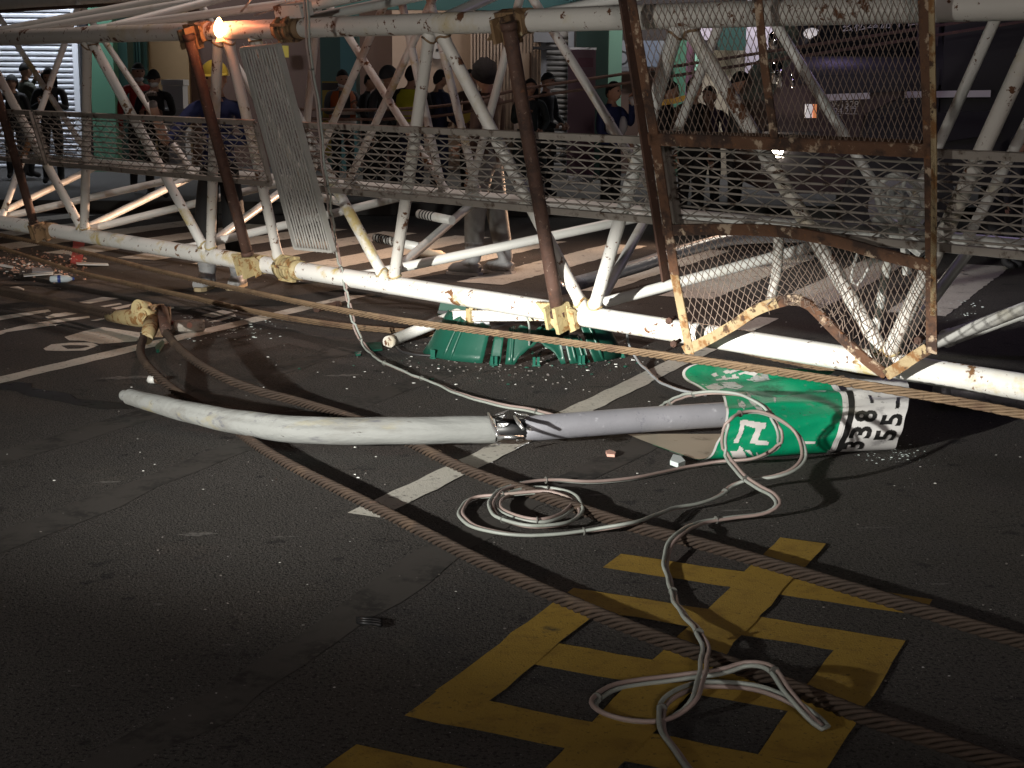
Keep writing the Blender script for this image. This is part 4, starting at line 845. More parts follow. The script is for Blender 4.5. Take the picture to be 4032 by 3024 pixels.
mb = MB(); c = A_.lerp(B_, .16); mb.beam(c - BU * .02, c + BU * .02, .05, .085); mb.tube([c + V((0, -.03, .05)), c + V((0, .03, .05))], .014, 10); mb.tube([c + V((-.01, -.03, .075)), c + V((-.01, .03, .075))], .013, 10); build(mb, 'clamp', 'cast_yellow', bar)
mb = MB(); mb.box(A_.lerp(B_, .26) - V((0, 0, .06)), (.045, .02, .025)); build(mb, 'bracket_foot', 'galvanised', bar)
blk = thing('black_bracket', 'black broken plastic bracket behind the right green shell', 'bracket', V((*at(2190, 1340).xy, 0)))
mb = MB(); c = atY(2190, 1285, 9.1); mb.box(c, (.09, .06, .022)); build(mb, 'plate', 'black_plastic', blk)
mb = MB(); mb.box(c + V((.04, -.03, -.07)), (.035, .03, .06)); build(mb, 'hinge', 'black_plastic', blk)
def loose_pipe(name, label, pts, r, mt, ringmt=None, cat='pipe'):
    root = thing(name, label, cat, V((*at(pts[0][0], pts[0][1]).xy, 0))); P = spline([at(*q) for q in pts], .05); mb = MB(); mb.tube(P, r, 16); build(mb, 'tube', mt, root)
    for e, k in ((0, 1), (-1, -2)):
        d = (P[e] - P[k]).normalized(); mb = MB(); mb.tube([P[e] - d * .05, P[e] + d * .002], r * 1.08, 16); build(mb, 'end_collar', ringmt or mt, root)
    return root
loose_pipe('loose_pipe', 'short white pipe lying in front of the left green shell', [(1528, 1348, .03), (1620, 1310, .06), (1720, 1270, .13), (1800, 1240, .22)], .036, 'white_paint_clean', 'white_paint_rusty')
loose_pipe('loose_pipe', 'shiny galvanised lamp pole lying behind the near boom chord', [(2185, 1140, .12), (2330, 1100, .14), (2520, 1045, .17), (2700, 985, .22), (2900, 940, .26), (3200, 930, .24)], .055, 'galvanised')
loose_pipe('loose_pipe', 'dented grey pole under the chord at the right edge', [(3690, 1545, .06), (3820, 1545, .06), (3950, 1560, .06), (4150, 1595, .06)], .055, 'pole_gray')
loose_pipe('loose_pipe', 'white tube lying across the right edge behind the chord', [(3720, 1335, .10), (3850, 1290, .16), (4000, 1235, .24), (4200, 1170, .34)], .052, 'white_paint_clean')
loose_pipe('loose_pipe', 'small grey metal pipe stub beside the tan rope', [(1245, 1218, .02), (1290, 1206, .02), (1340, 1196, .02)], .022, 'rust_brown')

# ------------------------------------------------------------------ cutting torch flame on the upper chord
ts = s_at(905, BH, 0); tp = bp(ts, BH + 0.015, -0.075)
tor = thing('cutting_torch', 'glowing cutting torch burning on the upper boom chord at the left', 'torch', tp - V((0, 0, 0.06)))
mb = MB(); mb.sphere(tp + V((0, 0, .02)), (.034, .034, .062), 12, 8, fn=lambda q: V((q.x * (1 - .45 * max(0, q.z)), q.y * (1 - .45 * max(0, q.z)), q.z))); build(mb, 'flame', 'flame', tor)
mb = MB(); mb.tube([tp + V((0, 0, -.03)), tp + V((.005, 0, -.062))], [.012, .03], 12); build(mb, 'molten_spot', 'flame_glow', tor)
mb = MB(); mb.tube([atY(948, 48, 9.9), atY(1005, -20, 9.8)], .006, 8); build(mb, 'torch_lance', 'torn_metal', tor)
mb = MB(); mb.tube(spline([atY(1000, 62, 10.0), atY(1080, 36, 9.9), atY(1125, 8, 9.8), atY(1135, -40, 9.8)], .05), .004, 6); build(mb, 'hose', 'torn_metal', tor)
lamp('torch_light', 'POINT', tp + V((0.0, -0.10, 0.13)), 8, (1.0, 0.26, 0.11), 0.03)

# ------------------------------------------------------------------ people
def seg_dist(p, a, b):
    d = b - a; t = max(0.0, min(1.0, (p - a).dot(d) / max(1e-9, d.length_squared))); return (p - a - d * t).length
def person(label, loc, height, face, arms=('down', 'down'), mats=None, hair='short', extra=(), headturn=0.0, nod=0.0, lean=0.0, stance=0.0, group=None, baggy=0.0):
    """mats: top, sleeve, trouser, shoe ; joints laid out facing -Y for height 1.68, then scaled, turned and placed"""
    M = dict(top='cloth_black', sleeve=None, trouser='cloth_darkgray', shoe='cloth_black', hand='skin'); M.update(mats or {}); M['sleeve'] = M['sleeve'] or M['top']
    k = height / 1.70; root = thing('person', label, 'person', loc, group)
    J = {}; T = {}
    def j(n, x, y, z, r, tag_): J[n] = (V((x, y, z)), r, tag_)
    j('pel', 0, 0, .93, (.150, .105), 'trouser'); j('waist', 0, -.005, 1.06, (.150, .105), 'top'); j('chest', 0, -.01 - lean * .3, 1.26, (.172, .115), 'top'); j('nb', 0, -lean * .5, 1.40, (.10, .075), 'top'); j('neck', 0, -.01 - lean * .6, 1.475, (.052, .052), 'skin'); j('skull', 0, -.015 - lean * .7, 1.56, (.055, .06), 'skin')
    edges = [('pel', 'waist'), ('waist', 'chest'), ('chest', 'nb'), ('nb', 'neck'), ('neck', 'skull')]
    hands = []
    ARM = {'down': ((.25, 0, 1.12), (.26, -.04, .86), (0.05, -.1, -1)), 'phone': ((.24, -.06, 1.12), (.10, -.30, 1.20), (-.3, -.5, .8)), 'face': ((.27, -.12, 1.20), (.10, -.22, 1.46), (-.3, -.1, 1)), 'fold': ((.25, -.04, 1.13), (-.02, -.21, 1.14), (-1, -.1, .1)), 'hold': ((.25, -.02, 1.12), (.12, -.24, .99), (-.7, -.6, -.1)), 'fist': ((.36, -.16, 1.10), (.39, -.30, 1.38), (0, -.05, 1)), 'front': ((.25, -.03, 1.12), (.17, -.26, 1.06), (-.2, -1, 0)), 'back': ((.25, .03, 1.12), (.20, .02, .88), (0, 0, -1))}
    for sd, an in ((-1, arms[0]), (1, arms[1])):
        s = 'L' if sd < 0 else 'R'; e, wv, hd = ARM[an]
        j('sh' + s, sd * .185, -lean * .35, 1.365, (.070, .066), 'sleeve'); j('el' + s, sd * e[0], e[1] - lean * .3, e[2], (.052, .050), 'sleeve'); j('wr' + s, sd * wv[0], wv[1] - lean * .3, wv[2], (.034, .032), 'sleeve' if an not in ('fist',) else 'skin')
        h = V((sd * hd[0], hd[1], hd[2])).normalized(); j('ha' + s, *(J['wr' + s][0] + h * .055), (.040, .026), 'hand')
        edges += [('nb', 'sh' + s), ('sh' + s, 'el' + s), ('el' + s, 'wr' + s), ('wr' + s, 'ha' + s)]; hands.append((J['ha' + s][0], h, sd, an))
        st = stance * sd
        j('hip' + s, sd * .088, 0, .88, (.098, .098), 'trouser'); j('kn' + s, sd * .10, -.02 - st * .5, .49, (.066 + baggy, .066 + baggy), 'trouser'); j('sn' + s, sd * .104, .0 - st * .75, .27, (.058 + baggy * .9, .060 + baggy * .9), 'trouser'); j('an' + s, sd * .105, .02 - st, .095, (.050 + baggy * .5, .052 + baggy * .5), 'shoe'); j('to' + s, sd * .12, -.13 - st, .045, (.045, .038), 'shoe')
        edges += [('pel', 'hip' + s), ('hip' + s, 'kn' + s), ('kn' + s, 'sn' + s), ('sn' + s, 'an' + s), ('an' + s, 'to' + s)]
    names = list(J); idx = {n: i for i, n in enumerate(names)}
    me = bpy.data.meshes.new('body'); me.from_pydata([J[n][0] for n in names], [(idx[a], idx[b]) for a, b in edges], [])
    ob = bpy.data.objects.new('body', me); COL.objects.link(ob); sk_ = ob.modifiers.new('s', 'SKIN'); sk_.use_smooth_shade = True; sk_.branch_smoothing = 0.6
    for n in names:
        d = me.skin_vertices[0].data[idx[n]]; d.radius = J[n][1]; d.use_root = (n == 'pel')
    sb = ob.modifiers.new('ss', 'SUBSURF'); sb.levels = 1; sb.render_levels = 1
    bpy.context.view_layer.update(); ev = ob.evaluated_get(bpy.context.evaluated_depsgraph_get()).to_mesh()
    vs = [q.co.copy() for q in ev.vertices]; fs = [tuple(f.vertices) for f in ev.polygons]; bpy.data.objects.remove(ob); bpy.data.meshes.remove(me)
    tags = ['top', 'sleeve', 'trouser', 'shoe', 'hand', 'skin']; segs = [(J[a][0], J[b][0], J[b][2] if J[b][2] != 'top' or J[a][2] == 'top' else 'top') for a, b in edges]
    mb = MB(); mb.v = vs
    for f in fs:
        c = sum((vs[i] for i in f), V((0, 0, 0))) / len(f); best = min(segs, key=lambda q: seg_dist(c, q[0], q[1])); tg = best[2]
        if tg == 'sleeve' and best[0].x * best[1].x < 1e-6 and c.x * c.x < .02: tg = 'top'
        mb.f.append(list(f)); mb.m.append(tags.index(tg)); mb.sm.append(True)
    for c, h, sd, an in hands:     # five separate fingers rooted in the palm
        side = h.cross(V((0, 1, 0)) if abs(h.y) < .8 else V((0, 0, 1))).normalized(); nrm = side.cross(h).normalized(); curl = .9 if an in ('fist', 'fold', 'hold', 'phone', 'face') else .35
        if an == 'fist': curl = 1.6
        for q in range(4):
            b0 = c + side * (q - 1.5) * .019 + h * .028; L = (.062, .072, .068, .052)[q]; p1 = b0 + (h * math.cos(curl * .4) + nrm * -math.sin(curl * .4)) * L * .5; p2 = p1 + (h * math.cos(curl * 1.1) - nrm * math.sin(curl * 1.1)) * L * .5
            mb.tube([b0, p1, p2], [.0095, .009, .0065], 6, mi=4)
        b0 = c - side * .034 * sd; mb.tube([b0 - h * .02, b0 - side * .014 * sd + h * .012, b0 - side * .010 * sd + h * .04 - nrm * .02], [.012, .0105, .007], 6, mi=4)
    # head
    hc = V((0, -.035 - lean * .8, 1.588)); ct, sn = math.cos(nod), math.sin(nod); cz, sz = math.cos(headturn), math.sin(headturn)
    X = V((cz, sz, 0)); Y = V((-sz * ct, cz * ct, sn)); Z = X.cross(Y)
    def hf(q):
        x, y, z = q; t = max(0, -z); x *= 1 - .28 * t * t; y = y * (1 - .12 * t) ; fr = max(0, -y)
        if abs(x) < .32 and -.35 < z < .12: y -= .16 * (1 - abs(x) / .32) * (1 - abs(z + .14) / .28 if abs(z + .14) < .28 else 0)
        if fr > .5 and z > .02 and z < .3 and abs(x) > .2: y += .05
        return V((x, y, z))
    hx = (X, Y, Z); mb.sphere(hc, (.078, .098, .118), 20, 14, mi=5, fn=hf, ax=hx)
    for sd in (-1, 1): mb.sphere(hc + X * (sd * .079) + Y * .005 - Z * .005, (.012, .022, .032), 8, 6, mi=5, ax=hx)
    Mx = Matrix.Rotation(face, 3, 'Z')
    def place(m): m.v = [Mx @ (q * k) + V(loc) for q in m.v]; return m
    body = build(place(mb), 'body', [M['top'], M['sleeve'], M['trouser'], M['shoe'], M['hand'], 'skin'], root)
    for sd in (-1, 1):
        e = MB(); e.sphere(hc + X * (sd * .031) - Y * .086 + Z * .012, (.014, .008, .008), 8, 5, ax=hx); build(place(e), 'eye', 'eye_dark', root)
    e = MB(); e.sphere(hc - Y * .088 - Z * .062, (.024, .008, .007), 8, 5, ax=hx); build(place(e), 'mouth', 'lip', root)
    def cap(rx, ry, rz, cut, back, nm, mt, brim=0.0, curl=0.0):
        def fn(q):
            if curl: q = q * (1 + curl * (math.sin(q.x * 17) * math.sin(q.y * 19) * math.sin(q.z * 15)))
            return q
        e = MB(); n1, n2 = 20, 9; vs2 = []; fs2 = []
        for jj in range(n2 + 1):
            for i in range(n1):
                a = 2 * math.pi * i / n1; lim = math.pi * (cut + (back - cut) * (0.5 + 0.5 * math.sin(a)) ** 1.3); t = lim * jj / n2; q = fn(V((math.sin(t) * math.cos(a), math.sin(t) * math.sin(a), math.cos(t))))
                vs2.append(hc + X * (q.x * rx) + Y * (q.y * ry) + Z * (q.z * rz))
        for jj in range(n2):
            for i in range(n1): fs2.append((jj * n1 + i, (jj + 1) * n1 + i, (jj + 1) * n1 + (i + 1) % n1, jj * n1 + (i + 1) % n1))
        e.add(vs2, fs2, 0, True)
        if brim:
            P = []
            for i in range(9):
                a = -math.pi / 2 + (i - 4) * .28; P.append(hc + X * (math.cos(a) * (rx + brim * .6)) + Y * (math.sin(a) * (ry + brim)) + Z * (rz * math.cos(math.pi * cut) - .002))
            Q = [hc + X * (math.cos(-math.pi / 2 + (i - 4) * .34) * rx * .95) + Y * (math.sin(-math.pi / 2 + (i - 4) * .34) * ry * .95) + Z * (rz * math.cos(math.pi * cut) + .012) for i in range(9)]
            e.add(P + Q, [(i, i + 1, 10 + i, 9 + i) for i in range(8)], 0, True)
        return build(place(e), nm, mt, root)
    if hair == 'short': cap(.084, .106, .125, .31, .70, 'hair', 'hair_black', curl=.05)
    elif hair == 'long':
        cap(.090, .110, .128, .33, .66, 'hair', 'hair_black'); e = MB()
        e.tube([hc + Y * .06 + Z * .05, hc + Y * .075 - Z * .10, hc + Y * .07 - Z * .24], [.085, .092, .07], 12); build(place(e), 'hair_length', 'hair_black', root)
        for sd in (-1, 1): e = MB(); e.tube([hc + X * sd * .075 + Y * .02 + Z * .05, hc + X * sd * .088 + Y * .01 - Z * .08, hc + X * sd * .085 - Z * .2], [.03, .034, .026], 8); build(place(e), 'hair_side', 'hair_black', root)
    elif hair == 'curly': cap(.108, .125, .142, .42, .66, 'hair', 'hair_black', curl=.10)
    elif hair == 'cap': cap(.088, .108, .128, .40, .52, 'cap', 'cloth_black', brim=.065); 
    elif hair == 'helmet': cap(.112, .138, .142, .42, .48, 'helmet', 'helmet_yellow', brim=.03)
    elif hair == 'darkhelmet': cap(.115, .135, .140, .45, .6, 'helmet', 'cloth_darkgray', brim=.015)
    elif hair == 'hood': cap(.105, .122, .140, .40, .85, 'hood', M['top'])
    for ex in extra:
        e = MB()
        if ex == 'mask': e.sphere(hc - Z * .052 - Y * .028, (.064, .082, .052), 14, 8, ax=hx); build(place(e), 'face_mask', 'mask_white', root)
        elif ex == 'chinmask': e.sphere(hc - Z * .088 - Y * .02, (.062, .078, .034), 14, 8, ax=hx); build(place(e), 'face_mask', 'mask_white', root)
        elif ex == 'blackmask': e.sphere(hc - Z * .052 - Y * .028, (.064, .082, .052), 14, 8, ax=hx); build(place(e), 'face_mask', 'cloth_black', root)
        elif ex in ('vest_orange', 'vest_hivis'):
            mt = 'cloth_orange' if ex == 'vest_orange' else 'cloth_hivis'
            def ring(z, rx, ry, o=0.0): return [V((rx * math.cos(t), -.01 - lean * .3 + o + ry * math.sin(t), z)) for t in [2 * math.pi * i / 22 for i in range(22)]]
            lv = [ring(.90, .195, .145), ring(1.06, .190, .140), ring(1.22, .205, .148), ring(1.34, .20, .135), ring(1.415, .15, .10)]; vs2 = [p for r_ in lv for p in r_]
            fs2 = [(a * 22 + i, a * 22 + (i + 1) % 22, a * 22 + 22 + (i + 1) % 22, a * 22 + 22 + i) for a in range(4) for i in range(22) if not (ex == 'vest_orange' and 15 <= i <= 17)]
            e.add(vs2, fs2, 0, True); vo = build(place(e), 'safety_vest', mt, root)
            for z, rx, ry in ((1.12, .196, .145), (.985, .197, .146)):
                e = MB(); r0, r1 = ring(z - .026, rx, ry), ring(z + .026, rx, ry); e.add(r0 + r1, [(i, (i + 1) % 22, 22 + (i + 1) % 22, 22 + i) for i in range(22)], 0, True); build(place(e), 'reflective_band', 'reflective', vo)
        elif ex == 'bag': e.box((.24, -.16, .80), (.10, .05, .12)); e.tube([V((.16, -.16, .92)), V((.16, -.22, 1.02)), V((.30, -.2, 1.02)), V((.32, -.16, .92))], .008, 6); build(place(e), 'handbag', 'cloth_black', root)
        elif ex == 'phone': e.box((.03, -.345, 1.28), (.036, .005, .075)); build(place(e), 'phone', 'black_plastic', root)
        elif ex == 'paper': e.box((-.03, -.235, 1.08), (.14, .012, .075)); build(place(e), 'paper', 'notice_yellow', root)
        elif ex == 'skirt':
            vs2 = []
            for z, r_ in ((1.02, .17), (.85, .21), (.6, .25), (.42, .27)): vs2 += [V((r_ * math.cos(t), .78 * r_ * math.sin(t), z)) for t in [2 * math.pi * i / 20 for i in range(20)]]
            e.add(vs2, [(a * 20 + i, a * 20 + (i + 1) % 20, a * 20 + 20 + (i + 1) % 20, a * 20 + 20 + i) for a in range(3) for i in range(20)], 0, True); build(place(e), 'skirt', M['top'], root)
        elif ex == 'boots':
            for sd in (-1, 1):
                st = stance * sd; e = MB(); e.tube([V((sd * .102, 0 - st * .8, .36)), V((sd * .104, .015 - st * .95, .22)), V((sd * .105, .02 - st, .10)), V((sd * .105, .02 - st, .03))], [.075, .066, .062, .064], 14); e.tube([V((sd * .105, .03 - st, .055)), V((sd * .112, -.06 - st, .05)), V((sd * .12, -.16 - st, .045))], [.062, .058, .045], 12); bo = build(place(e), 'rubber_boot', 'boot_gray', root)
                e = MB(); e.prism([V((sd * .105 + x, y - st, 0.0)) for x, y in ((-.05, .08), (.05, .08), (.058, -.05), (.06, -.17), (.03, -.215), (-.02, -.215), (-.045, -.17), (-.048, -.05))], V((0, 0, .028))); build(place(e), 'sole', 'boot_sole', bo)
                e = MB(); e.tube([V((sd * .1, 0 - st * .8, .285)), V((sd * .1, 0 - st * .8, .305))], .078, 14); build(place(e), 'boot_band', 'black_plastic', bo)
        elif ex == 'shoes':
            for sd in (-1, 1):
                st = stance * sd; e = MB(); e.tube([V((sd * .105, .075 - st, .05)), V((sd * .105, .03 - st, .062)), V((sd * .112, -.06 - st, .055)), V((sd * .12, -.15 - st, .044)), V((sd * .12, -.19 - st, .035))], [.04, .056, .055, .047, .025], 12); so = build(place(e), 'shoe', 'boot_gray', root)
                e = MB(); e.prism([V((sd * .105 + x, y - st, 0.0)) for x, y in ((-.045, .085), (.045, .085), (.055, -.05), (.058, -.16), (.03, -.215), (-.02, -.215), (-.045, -.16), (-.045, -.05))], V((0, 0, .022))); build(place(e), 'sole', 'cloth_white', so)
        elif ex == 'whitepanel':
            for sd in (-1, 1): e = MB(); e.sphere(V((sd * .13, -.085, 1.2)), (.07, .05, .11), 10, 8); build(place(e), 'white_panel', 'cloth_white', root)
        elif ex == 'cup': e.tube([V((.08, -.27, 1.44)), V((.07, -.23, 1.53))], [.028, .034], 10); build(place(e), 'cup', 'cloth_white', root)
    return root
PZ = 0.15
def stand(px, ytop, Y, label, base=None, **kw):
    top = atY(px, ytop, Y); b = (PZ if Y >= 18.5 else 0.0) if base is None else base
    h = top.z - b
    person(label, V((top.x, top.y, b)), h / 1.02, kw.pop('face', 0.0), **kw)
GRP = None
stand(45, 290, 22.2, 'person in dark hood standing at the far left by the white shutter', face=.2, hair='hood', mats=dict(top='cloth_black'))
stand(92, 238, 22.4, 'person in olive jacket raising a phone before the white shutter', face=2.3, hair='cap', arms=('face', 'face'), mats=dict(top='cloth_olive', trouser='cloth_black'))
stand(190, 260, 21.2, 'person in black coat looking down at a phone before the white shutter', face=.15, hair='long', arms=('phone', 'phone'), nod=.35, mats=dict(top='cloth_black', trouser='cloth_black'), extra=('phone',))
stand(540, 240, 19.8, 'person in glossy red jacket and black cap beside the green column', face=.5, hair='cap', mats=dict(top='cloth_red', trouser='cloth_black'), extra=('chinmask',))
stand(606, 266, 18.8, 'person in black jacket with white face mask and arms folded', face=0, hair='cap', arms=('fold', 'fold'), nod=.25, mats=dict(top='cloth_black', trouser='cloth_black'), extra=('mask',))
stand(850, 232, 11.9, 'worker in yellow helmet, blue shirt and grey rubber boots behind the boom', face=-.15, hair='helmet', arms=('fist', 'fold'), mats=dict(top='cloth_blue', sleeve='cloth_blue', trouser='cloth_black', shoe='boot_gray', hand='glove_gray'), extra=('boots',), stance=-.06, nod=.1, baggy=.035)
stand(1345, 266, 20.0, 'person in orange safety vest with mask under the chin holding a phone', face=.35, hair='short', arms=('phone', 'phone'), nod=.3, mats=dict(top='cloth_gray', trouser='cloth_black'), extra=('vest_orange', 'chinmask'))
stand(1452, 278, 19.6, 'person in black jacket half hidden right of the orange vest', face=1.2, hair='short', arms=('hold', 'hold'), mats=dict(top='cloth_black', trouser='cloth_black'))
stand(1522, 252, 18.9, 'person in dark helmet and grey jacket turned away left of the yellow vest', face=2.6, hair='darkhelmet', arms=('hold', 'down'), mats=dict(top='cloth_gray', trouser='cloth_black'))
stand(1618, 250, 18.7, 'person in bright yellow safety vest with reflective bands turned away', face=3.0, hair='short', arms=('hold', 'hold'), mats=dict(top='cloth_black', trouser='cloth_navy'), extra=('vest_hivis',))
stand(1726, 266, 19.0, 'person in navy jacket looking right beside the yellow vest', face=2.2, hair='short', arms=('hold', 'hold'), mats=dict(top='cloth_navy', trouser='cloth_navy'))
stand(1858, 266, 19.3, 'person in dark clothes holding a yellow paper behind the curly-haired person', face=-.3, hair='short', arms=('hold', 'hold'), mats=dict(top='cloth_brown', trouser='cloth_black'), extra=('paper',))
stand(1925, 224, 12.87, 'person with curly black hair and grey trousers standing behind the boom', face=-2.0, headturn=-.8, hair='curly', arms=('hold', 'down'), mats=dict(top='cloth_brown', trouser='trouser_gray', shoe='boot_gray'), base=0.0, stance=.10, baggy=.03, extra=('shoes',))
stand(2086, 302, 18.6, 'long-haired person in dark green dress holding a handbag', face=.2, hair='long', arms=('phone', 'hold'), mats=dict(top='cloth_teal', trouser='cloth_black'), extra=('skirt', 'bag'))
stand(2150, 278, 19.4, 'person in black with face mask before the grey shutter', face=1.0, hair='cap', arms=('hold', 'hold'), mats=dict(top='cloth_black', trouser='cloth_black'), extra=('mask',))
stand(2408, 312, 17.2, 'person in blue and white jacket drinking from a cup by the mint column', face=.9, hair='short', arms=('hold', 'face'), mats=dict(top='cloth_blue', trouser='cloth_black'), extra=('whitepanel', 'cup'))
stand(2632, 312, 17.0, 'person in black looking right behind the caution tape', face=1.2, hair='short', arms=('hold', 'hold'), mats=dict(top='cloth_black', trouser='cloth_darkgray'))
stand(2728, 296, 16.8, 'person in dark jacket with orange collar behind the wire mesh', face=.6, hair='short', arms=('down', 'down'), mats=dict(top='cloth_black', sleeve='cloth_brown', trouser='cloth_black'))
stand(2800, 330, 17.2, 'person in purple jacket between the lattice tubes behind the mesh', face=-.6, hair='short', arms=('hold', 'hold'), mats=dict(top='cloth_purple', trouser='cloth_black'))
stand(2905, 272, 16.2, 'person in black cap and short sleeves facing right at the truck', face=1.3, hair='cap', arms=('hold', 'hold'), mats=dict(top='cloth_black', sleeve='cloth_black', trouser='cloth_black'), extra=('blackmask',))
stand(4010, 520, 13.5, 'person in dark jacket at the right edge beside the truck', face=.8, hair='darkhelmet', arms=('down', 'hold'), mats=dict(top='cloth_darkgray', trouser='cloth_black'), base=0.0)

# ------------------------------------------------------------------ shop front behind
def fx(px, Y=25.0): return atY(px, 300, Y).x
def fz(py, Y=25.0, px=2016): return atY(px, py, Y).z
walk = MB(); walk.bb((-40, 18.5, 0.0), (40, 40, PZ)); struct(walk, 'arcade_pavement', 'concrete', 'raised concrete arcade pavement behind the street')
shop = thing('shop_building', 'dim arcade shop front with green columns and roller shutters behind the crowd', 'building', V((0, 25, PZ)))
def pan(x0, x1, y0, y1, Y, mt, name, d=0.12, parent=None, zlo=None):
    mb = MB(); z1 = fz(y0, Y, (x0 + x1) / 2); z0 = zlo if zlo is not None else (PZ if y1 is None else fz(y1, Y, (x0 + x1) / 2)); mb.bb((fx(x0, Y), Y, z0), (fx(x1, Y), Y + d, z1)); return build(mb, name, mt, parent or shop)
pan(-2500, 6500, -1500, None, 26.2, 'wall_dark', 'back_wall', 0.3)
def slats(x0, x1, y0, Y, mt, pitch, name, frame_mt):
    root = pan(x0, x1, y0, None, Y + .05, mt, name, .05); z = PZ; z1 = fz(y0, Y)
    while z < z1 - pitch:
        mb = MB(); vs = []; a, b = fx(x0, Y), fx(x1, Y)
        for xx in (a, b): vs += [(xx, Y + .05, z), (xx, Y - .012, z + pitch * .18), (xx, Y - .02, z + pitch * .5), (xx, Y + .02, z + pitch * .86), (xx, Y + .05, z + pitch * .9)]
        mb.add(vs, [(i, i + 1, 6 + i, 5 + i) for i in range(4)]); build(mb, 'slat', mt, root); z += pitch
    for xx in (x0 - 6, x1 + 8):
        mb = MB(); mb.bb((fx(xx, Y) - .045, Y - .06, PZ), (fx(xx, Y) + .045, Y + .1, z1)); build(mb, 'rail', frame_mt, root)
    return root
slats(-420, 296, -120, 25.0, 'shutter_white', .085, 'roller_shutter', 'shutter_white')
slats(2146, 2238, 120, 25.0, 'shutter_gray', .085, 'roller_shutter', 'board_gray')
pan(322, 350, -300, None, 24.9, 'truck_black', 'drain_pipe', .1)
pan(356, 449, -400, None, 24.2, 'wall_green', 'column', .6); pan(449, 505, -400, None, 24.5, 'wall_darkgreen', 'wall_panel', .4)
pan(505, 582, -300, None, 25.4, 'wall_darkgreen', 'wall_panel', .1); pan(582, 745, -300, None, 25.6, 'wall_tan', 'wall_panel', .1); pan(745, 1265, -300, None, 25.9, 'wall_brown', 'wall_panel', .1)
for k in range(5): mb = MB(); mb.tube([(fx(508 + k * 11, 25.2), 25.2, 1.5), (fx(508 + k * 11, 25.2), 25.2, 3.6)], .018, 8); build(mb, 'hanging_strip', 'wall_teal', shop)
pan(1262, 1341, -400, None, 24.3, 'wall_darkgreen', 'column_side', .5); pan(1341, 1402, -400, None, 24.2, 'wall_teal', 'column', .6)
pan(1402, 1545, -300, None, 25.8, 'wall_brown', 'wall_panel', .1); pan(1545, 1850, -300, None, 25.5, 'slat_beige', 'wall_panel', .1)
doors = pan(1850, 2128, -200, None, 25.3, 'slat_beige', 'slat_wall', .08); k = 1852
while k < 2126: mb = MB(); mb.bb((fx(k, 25.2), 25.24, PZ), (fx(k + 7, 25.2), 25.3, fz(-200, 25))); build(mb, 'slat', 'slat_beige', doors); k += 13
dr = pan(2024, 2084, 210, None, 25.2, 'slat_beige', 'door', .05)
for xx in (2022, 2086): pan(xx, xx + 4, 208, None, 25.15, 'wall_brown', 'door_frame', .04, dr)
pan(2100, 2180, 126, 166, 24.7, 'board_gray', 'meter_box', .25); pan(2098, 2205, 184, 194, 24.6, 'truck_black', 'shelf', .3); pan(2128, 2146, -200, None, 24.95, 'wall_beige', 'pillar', .2)
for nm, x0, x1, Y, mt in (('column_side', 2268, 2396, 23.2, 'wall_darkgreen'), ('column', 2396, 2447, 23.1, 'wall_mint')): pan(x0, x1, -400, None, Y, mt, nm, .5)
pan(2447, 2700, 160, 282, 24.6, 'board_gray', 'sign_board', .1); pan(2528, 2592, 160, 262, 24.5, 'board_blue', 'sign_panel', .05); pan(2447, 2700, 60, 160, 24.8, 'wall_dark', 'wall_panel', .1); pan(2447, 2660, 282, None, 24.8, 'wall_brown', 'wall_panel', .1)
pan(2652, 2700, 155, None, 24.3, 'wall_green', 'column', .4); pan(2700, 2730, 60, None, 24.6, 'banner_pink', 'poster', .05); pan(2735, 2752, 160, 320, 24.5, 'wall_mint', 'poster', .05)
pan(2640, 2930, 60, 158, 24.9, 'wall_mauve', 'light_panel', .1); pan(2822, 2932, 90, 198, 24.4, 'wall_darkgreen', 'notice_board', .06); pan(2752, 2932, 198, None, 24.7, 'wall_beige', 'wall_panel', .1); pan(2932, 3400, -200, 368, 24.6, 'wall_mauve', 'light_panel', .1); pan(2932, 3400, 368, None, 24.5, 'board_gray', 'wall_panel', .1)
pan(3400, 5200, -300, None, 25.5, 'wall_dark', 'wall_panel', .1); pan(1250, 2440, -120, 40, 23.6, 'wall_teal', 'fascia', .2)
def wtext(body, size, P, X, Z, mt, name, parent):
    vs, fs = text_geo(body, size); mb = MB(); mb.add([P + X * q.x + Z * q.y for q in vs], fs); return build(mb, name, mt, parent)
wtext('De', .34, V((fx(2468, 24.5), 24.48, fz(232, 24.5, 2468))), V((1, 0, 0)), V((0, 0, 1)), 'truck_black', 'sign_lettering', shop)
def solo(name, label, cat, x0, x1, y0, y1, Y, d, mt, extra=None, zlo=None):
    root = thing(name, label, cat, V((fx((x0 + x1) / 2, Y), Y, PZ if Y > 18.5 else 0))); z1 = fz(y0, Y, x0); z0 = zlo if zlo is not None else fz(y1, Y, x0)
    mb = MB(); mb.bb((fx(x0, Y), Y, z0), (fx(x1, Y), Y + d, z1)); build(mb, 'panel' if d < .1 else 'box_body', mt, root); return root, z0, z1
r_, z0, z1 = solo('banner_stand', 'pink roll-up banner stand beside the grey shutter', 'banner', 2236, 2345, 195, 490, 22.2, .02, 'banner_pink', zlo=.28)
mb = MB(); mb.bb((fx(2275, 22.2), 22.19, fz(262, 22.2)), (fx(2335, 22.2), 22.2, fz(225, 22.2))); build(mb, 'heading', 'banner_dark', r_)
mb = MB(); mb.bb((fx(2240, 22.2), 22.15, PZ), (fx(2341, 22.2), 22.3, .27)); build(mb, 'base', 'galvanised', r_)
mb = MB(); mb.bb((fx(2234, 22.2), 22.19, z1), (fx(2347, 22.2), 22.23, z1 + .03)); build(mb, 'top_rail', 'galvanised', r_)
zb = PZ
